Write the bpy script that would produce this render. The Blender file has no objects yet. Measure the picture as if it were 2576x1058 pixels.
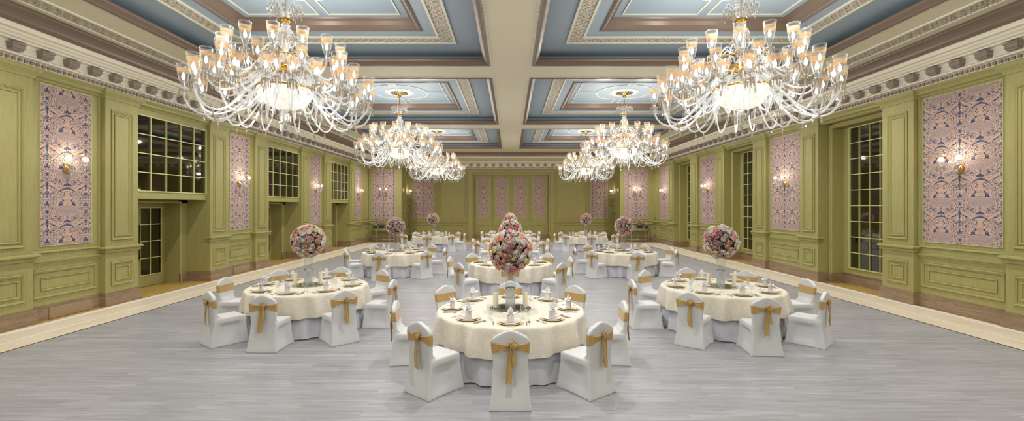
import bpy, math, random
from math import sin, cos, pi, sqrt, atan2
from mathutils import Vector
random.seed(7)
scene = bpy.context.scene
COL = scene.collection
H = 2.38            # camera height
# ---------------------------------------------------------------- helpers
class MB:
    """collects shapes, links them as ONE mesh object"""
    def __init__(s):
        s.v = []; s.f = []; s.m = []; s.s = []; s.uv = {}
    def add(s, verts, faces, mi=0, smooth=False, uvs=None):
        o = len(s.v)
        s.v.extend([tuple(p) for p in verts])
        for fc in faces:
            s.f.append(tuple(i + o for i in fc)); s.m.append(mi); s.s.append(smooth)
        if uvs:
            for i, u in enumerate(uvs): s.uv[o + i] = u
        return s
    def box(s, x0, x1, y0, y1, z0, z1, mi=0, T=None):
        vs = [(x0,y0,z0),(x1,y0,z0),(x1,y1,z0),(x0,y1,z0),(x0,y0,z1),(x1,y0,z1),(x1,y1,z1),(x0,y1,z1)]
        if T: vs = [T(*p) for p in vs]
        return s.add(vs, [(3,2,1,0),(4,5,6,7),(0,1,5,4),(1,2,6,5),(2,3,7,6),(3,0,4,7)], mi)
    def lathe(s, prof, n=24, c=(0,0,0), mi=0, smooth=True, a0=0.0):
        vs = []; fs = []
        for r, z in prof:
            for k in range(n):
                a = a0 + 2*pi*k/n
                vs.append((c[0]+r*cos(a), c[1]+r*sin(a), c[2]+z))
        for j in range(len(prof)-1):
            for k in range(n):
                k2 = (k+1) % n
                fs.append((j*n+k, j*n+k2, (j+1)*n+k2, (j+1)*n+k))
        return s.add(vs, fs, mi, smooth)
    def disc(s, r, z, n=24, c=(0,0,0), mi=0, smooth=False):
        vs = [(c[0]+r*cos(2*pi*k/n), c[1]+r*sin(2*pi*k/n), c[2]+z) for k in range(n)]
        return s.add(vs, [tuple(range(n))], mi, smooth)
    def cyl(s, r, z0, z1, n=16, c=(0,0,0), mi=0, r2=None, smooth=True):
        r2 = r if r2 is None else r2
        s.lathe([(r,z0),(r2,z1)], n, c, mi, smooth)
        s.disc(r, z0, n, c, mi); s.disc(r2, z1, n, c, mi)
        return s
    def tube(s, pts, rad, n=8, mi=0, caps=True, smooth=True):
        pts = [Vector(p) for p in pts]
        N = len(pts)
        rr = rad if isinstance(rad, (list, tuple)) else [rad]*N
        t0 = (pts[1]-pts[0]).normalized()
        up = Vector((0,0,1)) if abs(t0.z) < .9 else Vector((1,0,0))
        nrm = (up - t0*up.dot(t0)).normalized()
        vs = []; fs = []
        for i in range(N):
            t = (pts[min(i+1,N-1)] - pts[max(i-1,0)]).normalized()
            nrm = (nrm - t*nrm.dot(t)).normalized()
            b = t.cross(nrm)
            for k in range(n):
                a = 2*pi*k/n
                vs.append(pts[i] + (nrm*cos(a) + b*sin(a))*rr[i])
        for i in range(N-1):
            for k in range(n):
                k2 = (k+1) % n
                fs.append((i*n+k, i*n+k2, (i+1)*n+k2, (i+1)*n+k))
        if caps:
            fs.append(tuple(range(n-1,-1,-1))); fs.append(tuple(range((N-1)*n, N*n)))
        return s.add(vs, fs, mi, smooth)
    def ball(s, c, r, nu=8, nv=6, mi=0, sz=1.0):
        prof = [(max(r*sin(pi*j/nv), 1e-4), -r*sz*cos(pi*j/nv)) for j in range(nv+1)]
        return s.lathe(prof, nu, c, mi, True)
    def mould(s, T, s0, s1, z0, z1, prof, mi=0):
        """closed rectangular moulding in a wall frame; prof = (inset, depth)"""
        vs = []; fs = []
        for i, d in prof:
            for a, b in ((s0+i, z0+i), (s1-i, z0+i), (s1-i, z1-i), (s0+i, z1-i)):
                vs.append(T(a, d, b))
        for j in range(len(prof)-1):
            for k in range(4):
                k2 = (k+1) % 4
                fs.append((j*4+k, j*4+k2, (j+1)*4+k2, (j+1)*4+k))
        return s.add(vs, fs, mi)
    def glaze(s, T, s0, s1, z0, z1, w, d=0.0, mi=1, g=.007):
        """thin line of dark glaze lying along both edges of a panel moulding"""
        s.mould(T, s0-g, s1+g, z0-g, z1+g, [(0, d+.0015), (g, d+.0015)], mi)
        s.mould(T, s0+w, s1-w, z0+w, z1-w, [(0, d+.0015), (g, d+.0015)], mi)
    def sweep(s, path, prof, mi=0, closed=True):
        """sweep prof (inset, z) round an axis-aligned CCW polygon"""
        n = len(path); vs = []; fs = []
        for i in range(n):
            p = path[i]; a = path[i-1]; b = path[(i+1) % n]
            d1 = (p[0]-a[0], p[1]-a[1]); d2 = (b[0]-p[0], b[1]-p[1])
            l1 = math.hypot(*d1); l2 = math.hypot(*d2)
            n1 = (-d1[1]/l1, d1[0]/l1); n2 = (-d2[1]/l2, d2[0]/l2)
            for ins, z in prof:
                vs.append((p[0]+ins*(n1[0]+n2[0]), p[1]+ins*(n1[1]+n2[1]), z))
        m = len(prof)
        for i in range(n):
            i2 = (i+1) % n
            for j in range(m-1):
                fs.append((i*m+j, i2*m+j, i2*m+j+1, i*m+j+1))
        return s.add(vs, fs, mi)
    def mesh(s, name, mats):
        me = bpy.data.meshes.new(name)
        me.from_pydata(s.v, [], s.f)
        for m in (mats if isinstance(mats, (list, tuple)) else [mats]): me.materials.append(m)
        me.polygons.foreach_set('material_index', s.m)
        me.polygons.foreach_set('use_smooth', s.s)
        if s.uv:
            ul = me.uv_layers.new(name='UVMap')
            buf = [0.0]*(2*len(me.loops))
            for i, lp in enumerate(me.loops):
                u = s.uv.get(lp.vertex_index, (0,0)); buf[2*i] = u[0]; buf[2*i+1] = u[1]
            ul.data.foreach_set('uv', buf)
        me.update()
        return me
    def build(s, name, mats, parent=None):
        return link(name, s.mesh(name, mats), parent)

def link(name, me, parent=None, loc=(0,0,0), rotz=0.0):
    o = bpy.data.objects.new(name, me); COL.objects.link(o)
    o.location = loc; o.rotation_euler = (0, 0, rotz)
    if parent: o.parent = parent
    return o
def struct(name, mb, mats, parent=None):
    o = mb.build(name, mats, parent)
    if not parent: o['kind'] = 'structure'
    return o
def tag(o, label, cat, group=None):
    o['label'] = label; o['category'] = cat
    if group: o['group'] = group
    return o
def empty(name, loc=(0,0,0), rotz=0.0):
    o = bpy.data.objects.new(name, None); COL.objects.link(o)
    o.empty_display_size = .1
    o.location = loc; o.rotation_euler = (0, 0, rotz)
    return o
def clone(o, parent=None, name=None):
    """a thing with copies of its parts and sub-parts"""
    c = o.copy(); COL.objects.link(c)
    if parent: c.parent = parent
    for ch in KIDS.get(o.name, []): clone(ch, c)
    return c
KIDS = {}
def index_kids():
    KIDS.clear()
    for o in COL.objects:
        if o.parent: KIDS.setdefault(o.parent.name, []).append(o)
def spline(pts, n=4):
    out = []
    P = [Vector(p) for p in pts]
    P = [P[0]*2-P[1]] + P + [P[-1]*2-P[-2]]
    for i in range(1, len(P)-2):
        for k in range(n):
            t = k/n
            a, b, c, d = P[i-1], P[i], P[i+1], P[i+2]
            out.append(.5*((2*b)+(c-a)*t+(2*a-5*b+4*c-d)*t*t+(3*b-a-3*c+d)*t**3))
    out.append(P[-2])
    return out
# ---------------------------------------------------------------- materials
def lin(c):
    if isinstance(c, str):
        c = [int(c[i:i+2], 16)/255 for i in (1,3,5)]
    return tuple((x/12.92 if x <= .04045 else ((x+.055)/1.055)**2.4) for x in c) + (1.0,)
class NT:
    """small node-expression builder"""
    def __init__(s, name):
        s.mat = bpy.data.materials.new(name); s.mat.use_nodes = True
        s.t = s.mat.node_tree; s.n = s.t.nodes; s.l = s.t.links
        s.n.clear(); s.out = s.n.new('ShaderNodeOutputMaterial')
    def inp(s, sock, val):
        if isinstance(val, bpy.types.NodeSocket): s.l.new(val, sock)
        elif val is not None: sock.default_value = val
    def m(s, op, a, b=None, c=None):
        nd = s.n.new('ShaderNodeMath'); nd.operation = op
        s.inp(nd.inputs[0], a); s.inp(nd.inputs[1], b); s.inp(nd.inputs[2], c)
        return nd.outputs[0]
    def mix(s, f, a, b, mode='MIX'):
        nd = s.n.new('ShaderNodeMix'); nd.data_type = 'RGBA'; nd.blend_type = mode
        s.inp(nd.inputs[0], f); s.inp(nd.inputs[6], a); s.inp(nd.inputs[7], b)
        return nd.outputs[2]
    def coord(s, kind='Object'):
        return s.n.new('ShaderNodeTexCoord').outputs[kind]
    def map(s, v, scale=(1,1,1), loc=(0,0,0)):
        nd = s.n.new('ShaderNodeMapping'); s.inp(nd.inputs[0], v)
        nd.inputs[3].default_value = scale; nd.inputs[1].default_value = loc
        return nd.outputs[0]
    def sep(s, v):
        nd = s.n.new('ShaderNodeSeparateXYZ'); s.inp(nd.inputs[0], v); return nd.outputs
    def comb(s, x, y, z=0.0):
        nd = s.n.new('ShaderNodeCombineXYZ')
        s.inp(nd.inputs[0], x); s.inp(nd.inputs[1], y); s.inp(nd.inputs[2], z); return nd.outputs[0]
    def noise(s, v, scale, detail=2.0, rough=.5, dist=0.0):
        nd = s.n.new('ShaderNodeTexNoise'); s.inp(nd.inputs['Vector'], v)
        nd.inputs['Scale'].default_value = scale; nd.inputs['Detail'].default_value = detail
        nd.inputs['Roughness'].default_value = rough; nd.inputs['Distortion'].default_value = dist
        return nd.outputs[0]
    def vor(s, v, scale, feature='F1', rand=1.0):
        nd = s.n.new('ShaderNodeTexVoronoi'); nd.voronoi_dimensions = '2D'; nd.feature = feature
        s.inp(nd.inputs['Vector'], v); nd.inputs['Scale'].default_value = scale
        nd.inputs['Randomness'].default_value = rand
        return nd.outputs
    def ramp(s, f, lo, hi, a=0.0, b=1.0):
        nd = s.n.new('ShaderNodeMapRange'); s.inp(nd.inputs[0], f)
        nd.inputs[1].default_value = lo; nd.inputs[2].default_value = hi
        nd.inputs[3].default_value = a; nd.inputs[4].default_value = b
        return nd.outputs[0]
    def bump(s, h, strength=.3, dist=.01):
        nd = s.n.new('ShaderNodeBump'); nd.inputs['Strength'].default_value = strength
        nd.inputs['Distance'].default_value = dist; s.inp(nd.inputs['Height'], h)
        return nd.outputs[0]
    def pbsdf(s, color, rough=.5, metal=0.0, normal=None, spec=.5, sheen=0.0, coat=0.0, emis=None, estr=0.0):
        p = s.n.new('ShaderNodeBsdfPrincipled')
        s.inp(p.inputs['Base Color'], color); s.inp(p.inputs['Roughness'], rough)
        s.inp(p.inputs['Metallic'], metal); s.inp(p.inputs['Specular IOR Level'], spec)
        p.inputs['Sheen Weight'].default_value = sheen; p.inputs['Coat Weight'].default_value = coat
        if normal is not None: s.l.new(normal, p.inputs['Normal'])
        if emis is not None:
            s.inp(p.inputs['Emission Color'], emis); p.inputs['Emission Strength'].default_value = estr
        return p.outputs[0]
    def done(s, sh):
        s.l.new(sh, s.out.inputs[0]); return s.mat
def plain(name, col, rough=.5, metal=0.0, spec=.5, sheen=0.0, coat=0.0):
    t = NT(name); return t.done(t.pbsdf(lin(col), rough, metal, None, spec, sheen, coat))

M = {}
def green_paint():
    t = NT('green_panelling_paint'); c = t.coord()
    n1 = t.noise(t.map(c, (14,14,1.2)), 2.2, 4, .6)
    n2 = t.noise(c, .7, 2)
    col = t.mix(t.ramp(n1, .3, .7), lin('#99945b'), lin('#a7a36b'))
    col = t.mix(t.ramp(n2, .35, .7, 0, .35), col, lin('#a0935a'))
    return t.done(t.pbsdf(col, .42, 0, None, .4))
M['green'] = green_paint()
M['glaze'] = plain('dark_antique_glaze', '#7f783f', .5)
def stone_base():
    t = NT('brown_travertine'); c = t.coord()
    n = t.noise(t.map(c, (1.2,1.2,14)), 2.0, 5, .65)
    n2 = t.noise(c, 9, 3)
    col = t.mix(t.ramp(n, .3, .7), lin('#77654f'), lin('#a58d70'))
    col = t.mix(t.ramp(n2, .5, .8, 0, .5), col, lin('#8a7462'))
    return t.done(t.pbsdf(col, .3, 0, None, .4))
M['stone'] = stone_base()
M['vent'] = plain('bronze_vent_plate', '#a08a70', .35, .2)
def wood_floor():
    t = NT('grey_oak_planks'); c = t.coord()
    b = t.n.new('ShaderNodeTexBrick'); t.inp(b.inputs['Vector'], c)
    b.offset = .37; b.offset_frequency = 2; b.squash = 1.0
    b.inputs['Scale'].default_value = 1.0; b.inputs['Brick Width'].default_value = 1.25
    b.inputs['Row Height'].default_value = .16; b.inputs['Mortar Size'].default_value = .0016
    b.inputs['Mortar Smooth'].default_value = .3
    b.inputs['Color1'].default_value = (0,0,0,1); b.inputs['Color2'].default_value = (1,1,1,1)
    b.inputs['Mortar'].default_value = (.5,.5,.5,1)
    rnd = t.sep(b.outputs['Color'])[0]
    x, y, z = t.sep(c)
    off = t.m('MULTIPLY', rnd, 37.0)
    v = t.comb(t.m('ADD', t.m('MULTIPLY', x, .9), off), t.m('MULTIPLY', y, 15.0), off)
    g = t.noise(v, 1.5, 6, .68, .3)
    g2 = t.noise(t.comb(t.m('ADD', t.m('MULTIPLY', x, .35), off), t.m('MULTIPLY', y, 3.0), off), 1.6, 3, .6)
    col = t.mix(t.ramp(g, .28, .72), lin('#828287'), lin('#bfbec4'))
    col = t.mix(t.ramp(g2, .4, .75, 0, .6), col, lin('#9a9b9e'))
    col = t.mix(t.m('MULTIPLY', rnd, .42), col, lin('#858587'))
    kn = t.noise(t.comb(t.m('MULTIPLY', x, 2.2), t.m('MULTIPLY', y, 16.0), 3.0), 1.3, 2, .5)
    col = t.mix(t.ramp(kn, .68, .76, 0, .45), col, lin('#6f6d6c'))
    col = t.mix(t.m('MULTIPLY', b.outputs['Fac'], .45), col, lin('#6f6b6b'))
    return t.done(t.pbsdf(col, t.ramp(g, .2, .8, .42, .3), 0, t.bump(g, .12, .002), .35))
M['floor'] = wood_floor()
def beige_stone():
    t = NT('cream_marble_border'); c = t.coord()
    n = t.noise(t.map(c, (1,.5,1)), 2.5, 5, .6)
    x, y, z = t.sep(c)
    col = t.mix(t.ramp(n, .3, .7), lin('#dfcfb6'), lin('#ede3d2'))
    return t.done(t.pbsdf(col, .28, 0, None, .4))
M['beige'] = beige_stone()
M['whiteline'] = plain('white_marble_inlay', '#f2efe8', .3)
def parquet():
    t = NT('honey_parquet'); c = t.coord()
    n = t.noise(t.map(c, (3,12,1)), 2.5, 4, .6)
    col = t.mix(t.ramp(n, .3, .7), lin('#ae8b44'), lin('#cdab62'))
    return t.done(t.pbsdf(col, .25, 0, None, .4))
M['parquet'] = parquet()
M['ceil'] = plain('warm_cream_ceiling_paint', '#d6ceb5', .7)
M['cream'] = plain('cream_plaster', '#e6e1cf', .6)
M['brown'] = plain('taupe_bronze_moulding', '#705f51', .36, .1)
M['block'] = plain('taupe_cornice_block', '#8e8078', .45, .05)
M['blue'] = plain('powder_blue_ceiling_paint', '#92a1ab', .55)
M['white_mould'] = plain('ivory_plaster_bead', '#d5d4c6', .5)
def fret():
    t = NT('ivory_fretwork'); x, y, z = t.sep(t.coord())
    k = 2*pi/.19
    sx = t.m('SINE', t.m('MULTIPLY', x, k)); sy = t.m('SINE', t.m('MULTIPLY', y, k))
    cx = t.m('COSINE', t.m('MULTIPLY', x, k)); cy = t.m('COSINE', t.m('MULTIPLY', y, k))
    a = t.m('ABSOLUTE', t.m('ADD', cx, cy))
    s2 = t.m('ABSOLUTE', t.m('SUBTRACT', t.m('MULTIPLY', t.m('SINE', t.m('MULTIPLY', x, 2*k)), t.m('SINE', t.m('MULTIPLY', y, 2*k))), .35))
    w = t.noise(t.coord(), 30, 1.5, .5)
    l1 = t.m('LESS_THAN', a, .33); l2 = t.m('LESS_THAN', s2, .17)
    l3 = t.m('LESS_THAN', t.m('ABSOLUTE', t.m('SUBTRACT', w, .5)), .075)
    f = t.m('MAXIMUM', t.m('MAXIMUM', l1, l2), l3)
    col = t.mix(f, lin('#5c524a'), lin('#cbc4b2'))
    return t.done(t.pbsdf(col, .6, 0, t.bump(f, .5, .02), .3))
M['fret'] = fret()
def sub_vec(t, a, b):
    nd = t.n.new('ShaderNodeVectorMath'); nd.operation = 'SUBTRACT'
    t.l.new(a, nd.inputs[0]); t.l.new(b, nd.inputs[1]); return nd.outputs[0]
def spirals(t, q, scale, rand, turns, width):
    vo = t.vor(q, scale, 'F1', rand)
    lx, ly, _ = t.sep(sub_vec(t, q, vo[2]))
    ang = t.m('ARCTAN2', ly, lx)
    ph = t.m('ADD', ang, t.m('MULTIPLY', vo[0], turns))
    s_ = t.m('ABSOLUTE', t.m('SINE', t.m('MULTIPLY', ph, .5)))
    return t.m('LESS_THAN', s_, width), vo[0]
def wallpaper():
    t = NT('navy_and_rose_damask_wallpaper'); uv = t.coord('UV'); x, y, z = t.sep(uv)
    P = .8
    u = t.m('PINGPONG', x, .435)
    v = t.m('MULTIPLY', t.m('FRACT', t.m('DIVIDE', y, P)), P)
    q = t.comb(u, v)
    absd = lambda a, b: t.m('ABSOLUTE', t.m('SUBTRACT', a, b))
    inr = lambda a, lo, hi: t.m('MULTIPLY', t.m('GREATER_THAN', a, lo), t.m('LESS_THAN', a, hi))
    mx = lambda *a: a[0] if len(a) == 1 else t.m('MAXIMUM', a[0], mx(*a[1:]))
    mul = lambda a, b: t.m('MULTIPLY', a, b)
    n1 = t.noise(q, 11.5, 1.6, .55, 1.0); n2 = t.noise(t.map(q, (1,1,1), (3,1,2)), 20, .8, .5, .8)
    iso = t.m('LESS_THAN', absd(n1, .47), .019); iso2 = t.m('LESS_THAN', absd(n2, .50), .024)
    blob = t.m('GREATER_THAN', t.m('ADD', n1, mul(t.m('SUBTRACT', n2, .5), .5)), .615)
    sp, dist = spirals(t, q, 10.0, .7, 14.0, .20)
    sp = mul(sp, inr(dist, .08, .42))
    # navy column of stars, knops and arrow heads, broken up by leaf edges
    vv = t.m('FRACT', t.m('DIVIDE', v, .4))
    ser = mul(t.m('SUBTRACT', t.noise(q, 36, 1.5, .6), .5), .17)
    w = t.m('ADD', -.006, mul(.034, t.m('POWER', t.m('ABSOLUTE', t.m('SINE', mul(vv, pi*2))), 5.0)))
    arrow = mul(inr(vv, .55, .80), mul(t.m('SUBTRACT', vv, .55), .17))
    colm = t.m('LESS_THAN', t.m('SUBTRACT', .435, u), t.m('ADD', t.m('MAXIMUM', w, arrow), ser))
    # crowned mask and vase between zigzag ribbons
    arch = t.m('SUBTRACT', .61, mul(mul(u, u), 2.4))
    teeth = mul(t.m('ABSOLUTE', t.m('SINE', mul(u, 85.0))), .020)
    crown = mul(t.m('LESS_THAN', absd(v, t.m('ADD', arch, teeth)), .014), t.m('LESS_THAN', u, .17))
    arch2 = mul(t.m('LESS_THAN', absd(v, t.m('SUBTRACT', arch, .045)), .006), t.m('LESS_THAN', u, .15))
    fx = t.m('ADD', .078, mul(.018, t.m('SINE', mul(v, 70.0))))
    face = mul(t.m('LESS_THAN', absd(u, fx), .009), inr(v, .43, .555))
    feat = mul(t.m('LESS_THAN', absd(t.noise(q, 26, 0.5), .5), .035), mul(t.m('LESS_THAN', u, .075), inr(v, .45, .55)))
    zig = t.m('ADD', .128, mul(.045, t.m('SINE', mul(v, 2*pi/.13))))
    ribbon = mul(t.m('LESS_THAN', absd(u, zig), t.m('ADD', .008, mul(.012, t.m('ABSOLUTE', t.m('SINE', mul(v, 40.0)))))), inr(v, .245, .40))
    rim = mul(mx(t.m('LESS_THAN', absd(v, .345), .004), t.m('LESS_THAN', absd(v, .262), .005)), t.m('LESS_THAN', u, .10))
    flute = mul(t.m('LESS_THAN', t.m('SINE', mul(u, 210.0)), -.55), mul(inr(v, .285, .325), t.m('LESS_THAN', u, .09)))
    # kept clear: diagonal ribbons, vase and mask
    dv = t.m('SUBTRACT', v, t.m('ADD', .50, mul(u, .60)))
    band = mul(t.m('LESS_THAN', t.m('ABSOLUTE', dv), .030), inr(u, .16, .40))
    bedge = mul(t.m('LESS_THAN', absd(t.m('ABSOLUTE', dv), .033), .004), inr(u, .16, .40))
    dots = mul(band, t.m('LESS_THAN', t.vor(q, 38.0, 'F1', 0.0)[0], .16))
    vase = mul(inr(v, .25, .42), t.m('LESS_THAN', u, .105)); mask = mul(inr(v, .42, .60), t.m('LESS_THAN', u, .11))
    clear = t.m('SUBTRACT', 1.0, mx(band, vase, mask))
    fan = mul(inr(v, .03, .23), t.m('LESS_THAN', u, t.m('ADD', .20, mul(v, .35))))
    fine = mul(t.m('LESS_THAN', absd(t.noise(q, 75, 1, .5), .5), .055), mx(fan, mul(inr(v, .35, .40), t.m('LESS_THAN', u, .10))))
    nofan = t.m('SUBTRACT', 1.0, fan)
    lines = mul(mul(mx(iso, iso2, sp), clear), nofan)
    navy = mx(crown, face, ribbon, mul(mul(mx(colm, blob), clear), nofan))
    soft = mx(arch2, feat, rim, flute, bedge, dots)
    pk = t.noise(q, 6, 2)
    base = t.mix(t.ramp(pk, .35, .65), lin('#d2b49e'), lin('#c6a797'))
    base = t.mix(mul(fan, .5), base, lin('#b8a2a0'))
    col = t.mix(mul(lines, .85), base, lin('#4e5674'))
    col = t.mix(mul(mx(fine, soft), .75), col, lin('#665f72'))
    col = t.mix(navy, col, lin('#394a6e'))
    return t.done(t.pbsdf(col, .6, 0, None, .25))
M['paper'] = wallpaper()
M['darkglass'] = plain('dark_tinted_glass', '#6f6b61', .03, 1.0)
M['glazebar'] = plain('pale_green_glazing_bar', '#c4c688', .35)
M['bronze'] = plain('dark_bronze_handle', '#4a3d33', .3, .8)
M['antique'] = plain('antique_brass', '#84704a', .35, .6)
M['dark'] = plain('dark_recess', '#2b2517', .6)
M['brass'] = plain('polished_brass', '#d9a54a', .2, 1.0)
M['silver'] = plain('polished_cutlery_steel', '#b9b7b4', .15, 1.0)
M['silverleaf'] = plain('silver_leaf_wood', '#b5b1a4', .3, .6)
def glass(name, tint='#f4f7f8', op=.12, edge=.75, white=.25, rough=.04, blend=.35):
    """thin glass: mostly clear, brighter and more reflective at glancing angles"""
    t = NT(name)
    tr = t.n.new('ShaderNodeBsdfTransparent'); tr.inputs[0].default_value = lin(tint)
    gl = t.n.new('ShaderNodeBsdfGlossy'); gl.inputs['Roughness'].default_value = rough
    gl.inputs[0].default_value = (.95,.95,.95,1)
    df = t.n.new('ShaderNodeBsdfTranslucent'); df.inputs[0].default_value = (.92,.93,.94,1)
    d2 = t.n.new('ShaderNodeBsdfDiffuse'); d2.inputs[0].default_value = (.92,.93,.94,1)
    a0 = t.n.new('ShaderNodeMixShader'); a0.inputs[0].default_value = .5
    t.l.new(df.outputs[0], a0.inputs[1]); t.l.new(d2.outputs[0], a0.inputs[2])
    a = t.n.new('ShaderNodeMixShader'); a.inputs[0].default_value = white
    t.l.new(gl.outputs[0], a.inputs[1]); t.l.new(a0.outputs[0], a.inputs[2])
    lw = t.n.new('ShaderNodeLayerWeight'); lw.inputs[0].default_value = blend
    f = t.ramp(lw.outputs['Facing'], .1, .95, op, edge)
    b = t.n.new('ShaderNodeMixShader'); t.l.new(f, b.inputs[0])
    t.l.new(tr.outputs[0], b.inputs[1]); t.l.new(a.outputs[0], b.inputs[2])
    return t.done(b.outputs[0])
M['glass'] = glass('clear_glass', op=.07, edge=.5, white=.5)
M['sleeve'] = glass('clear_sleeve_glass', tint='#ffffff', op=.03, edge=.32, white=.4)
M['stemglass'] = glass('thin_wine_glass', op=.09, edge=.7, white=.4)
M['armglass'] = glass('clear_twisted_glass', op=.38, edge=.95, white=.7, rough=.12)
M['crystal'] = glass('smoky_cut_crystal', tint='#d8c8ac', op=.38, edge=.9, white=.3, rough=.08)
M['frost'] = glass('frosted_glass', op=.55, edge=.95, white=.85)
M['gel'] = glass('clear_water_gel', tint='#eef2f1', op=.45, edge=.85, white=.8, rough=.1)
def amber():
    t = NT('amber_etched_glass'); zz = t.sep(t.coord())[2]
    tr = t.n.new('ShaderNodeBsdfTransparent'); tr.inputs[0].default_value = lin('#fbe3c4')
    df = t.n.new('ShaderNodeBsdfTranslucent'); df.inputs[0].default_value = lin('#f5d8b4')
    d2 = t.n.new('ShaderNodeBsdfDiffuse'); d2.inputs[0].default_value = lin('#eccda6')
    a = t.n.new('ShaderNodeMixShader'); a.inputs[0].default_value = .4
    t.l.new(df.outputs[0], a.inputs[1]); t.l.new(d2.outputs[0], a.inputs[2])
    b = t.n.new('ShaderNodeMixShader'); t.l.new(t.ramp(zz,   .2, .36, .0, .5), b.inputs[0])
    t.l.new(tr.outputs[0], b.inputs[1]); t.l.new(a.outputs[0], b.inputs[2])
    return t.done(b.outputs[0])
M['amber'] = amber()
def emis(name, col, strength, sample='NONE'):
    t = NT(name); e = t.n.new('ShaderNodeEmission'); e.inputs[0].default_value = lin(col)
    e.inputs[1].default_value = strength
    mt = t.done(e.outputs[0]); mt.cycles.emission_sampling = sample
    return mt
M['bulb'] = emis('lit_bulb', '#fff8f0', 6.0)
M['glow'] = emis('lit_sconce_bulb', '#fff3dc', 5.0)
def bowl():
    t = NT('lit_beaded_crystal'); x, y, z = t.sep(t.coord())
    a = t.m('ARCTAN2', y, x)
    p = t.m('MULTIPLY', t.m('ABSOLUTE', t.m('SINE', t.m('MULTIPLY', a, 40.0))), t.m('ABSOLUTE', t.m('SINE', t.m('MULTIPLY', z, 150.0))))
    sh = t.pbsdf(t.mix(t.ramp(p, .1, .6), lin('#d8d2c2'), lin('#f5f2ea')), .15, 0, t.bump(p, .6, .01), .6,
                 emis=t.mix(t.ramp(p, .15, .6), lin('#b5ad9c'), lin('#fff8ea')), estr=.75)
    mt = t.done(sh); mt.cycles.emission_sampling = 'NONE'; return mt
M['bowl'] = bowl()
def fabric(name, col, rough=.75, sheen=.2):
    t = NT(name)
    return t.done(t.pbsdf(lin(col), rough, 0, None, .3, sheen))
M['cover'] = fabric('white_stretch_fabric', '#d3d4d5', .6, .1)
def satin():
    t = NT('gold_satin'); c = t.coord()
    n = t.noise(t.map(c, (30,30,6)), 1.0, 2)
    return t.done(t.pbsdf(t.mix(n, lin('#b08c4f'), lin('#cba968')), .42, .1, None, .5, .3))
M['satin'] = satin()
def cloth():
    t = NT('cream_scroll_damask_cloth'); uv = t.coord('UV')
    sp, d = spirals(t, uv, 4.6, .6, 15.0, .22)
    sp = t.m('MULTIPLY', sp, t.m('LESS_THAN', d, .62))
    n = t.noise(uv, 6.5, 1, .5, .6)
    iso = t.m('LESS_THAN', t.m('ABSOLUTE', t.m('SUBTRACT', n, .5)), .012)
    f = t.m('MAXIMUM', sp, iso)
    col = t.mix(f, lin('#ded7c7'), lin('#e8e2d4'))
    return t.done(t.pbsdf(col, t.m('SUBTRACT', .5, t.m('MULTIPLY', f, .12)), 0, None, .4, .2))
M['cloth'] = cloth()
M['skirt'] = fabric('silver_white_polyester', '#cfcfd8', .55)
M['napkin'] = fabric('white_linen', '#eceaf0', .7)
M['napkin2'] = fabric('beige_linen_fold', '#dfd9d0', .7)
M['gold'] = plain('gold_rim_china', '#dfc796', .35, .1)
M['china'] = plain('white_bone_china', '#ebe9e4', .15, 0, .5, 0, .3)
M['charger'] = plain('dark_lacquer_underside', '#5d4030', .25, .2)
M['wax'] = plain('ivory_candle_wax', '#f6f1d2', .5)
M['mirror'] = plain('mirror', '#c9cdc9', .02, 1.0)
M['leaf'] = plain('dark_green_leaves', '#33402a', .6)
M['leaf2'] = plain('sage_filler_sprigs', '#8f9b80', .6)
M['filler'] = plain('pale_filler_florets', '#dcdcd2', .7)
M['greenglass'] = plain('dark_green_foliage_block', '#2f3a22', .3, 0, .5, 0, .6)
ROSE = {}
for nm, c in (('white','#e9e7df'),('blush','#eac6c0'),('pink','#e09aa8'),('peach','#efb79c'),('yellow','#f0dca8'),('mauve','#d3acb4')):
    t = NT(nm + '_rose_petals')
    tl = t.n.new('ShaderNodeBsdfTranslucent'); tl.inputs[0].default_value = lin(c)
    mxs = t.n.new('ShaderNodeMixShader'); mxs.inputs[0].default_value = .35
    t.l.new(t.pbsdf(lin(c), .65, 0, None, .2, .2), mxs.inputs[1]); t.l.new(tl.outputs[0], mxs.inputs[2])
    ROSE[nm] = t.done(mxs.outputs[0])
# ---------------------------------------------------------------- the room
XL, XR, YB, YB2, Y0 = -9.8, 9.92, 31.0, 33.5, -5.0     # wallpapered bay planes
AL, AR = -7.45, 7.5                                     # alcove sides
PD = .12                                                # pilaster projection
TLw = lambda s, d, z: (XL + d, s, z)
TRw = lambda s, d, z: (XR - d, s, z)
TB1 = lambda s, d, z: (s, YB - d, z)
TB2 = lambda s, d, z: (s, YB2 - d, z)
TRL = lambda s, d, z: (AL + d, s, z)
TRR = lambda s, d, z: (AR - d, s, z)
# floor
f = MB(); f.box(-8.30, 8.50, Y0, 29.4, -.1, 0)
struct('floor', f, M['floor'])
f = MB()
for x0, x1 in ((-9.42, -8.30), (8.50, 9.66)): f.box(x0, x1, Y0, 30.3, -.1, 0)
f.box(-8.30, 8.50, 29.4, 30.3, -.1, 0)
struct('trim_1', f, M['beige'])
f = MB()
f.box(-9.56, -9.415, Y0, 30.36, -.1, .004); f.box(9.655, 9.80, Y0, 30.36, -.1, .004); f.box(-9.42, 9.66, 30.3, 30.36, -.1, .004)
for x in (-8.84, 9.06): f.box(x-.02, x+.02, Y0, 29.85, -.01, .001)
f.box(-8.84, 9.06, 29.84, 29.865, -.01, .001)
struct('trim_2', f, M['whiteline'])
f = MB()
f.box(-8.32, -8.29, Y0, 29.4, -.01, .003); f.box(8.49, 8.52, Y0, 29.4, -.01, .003); f.box(-8.3, 8.5, 29.39, 29.42, -.01, .003)
struct('trim_3', f, M['bronze'])
f = MB()
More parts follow.
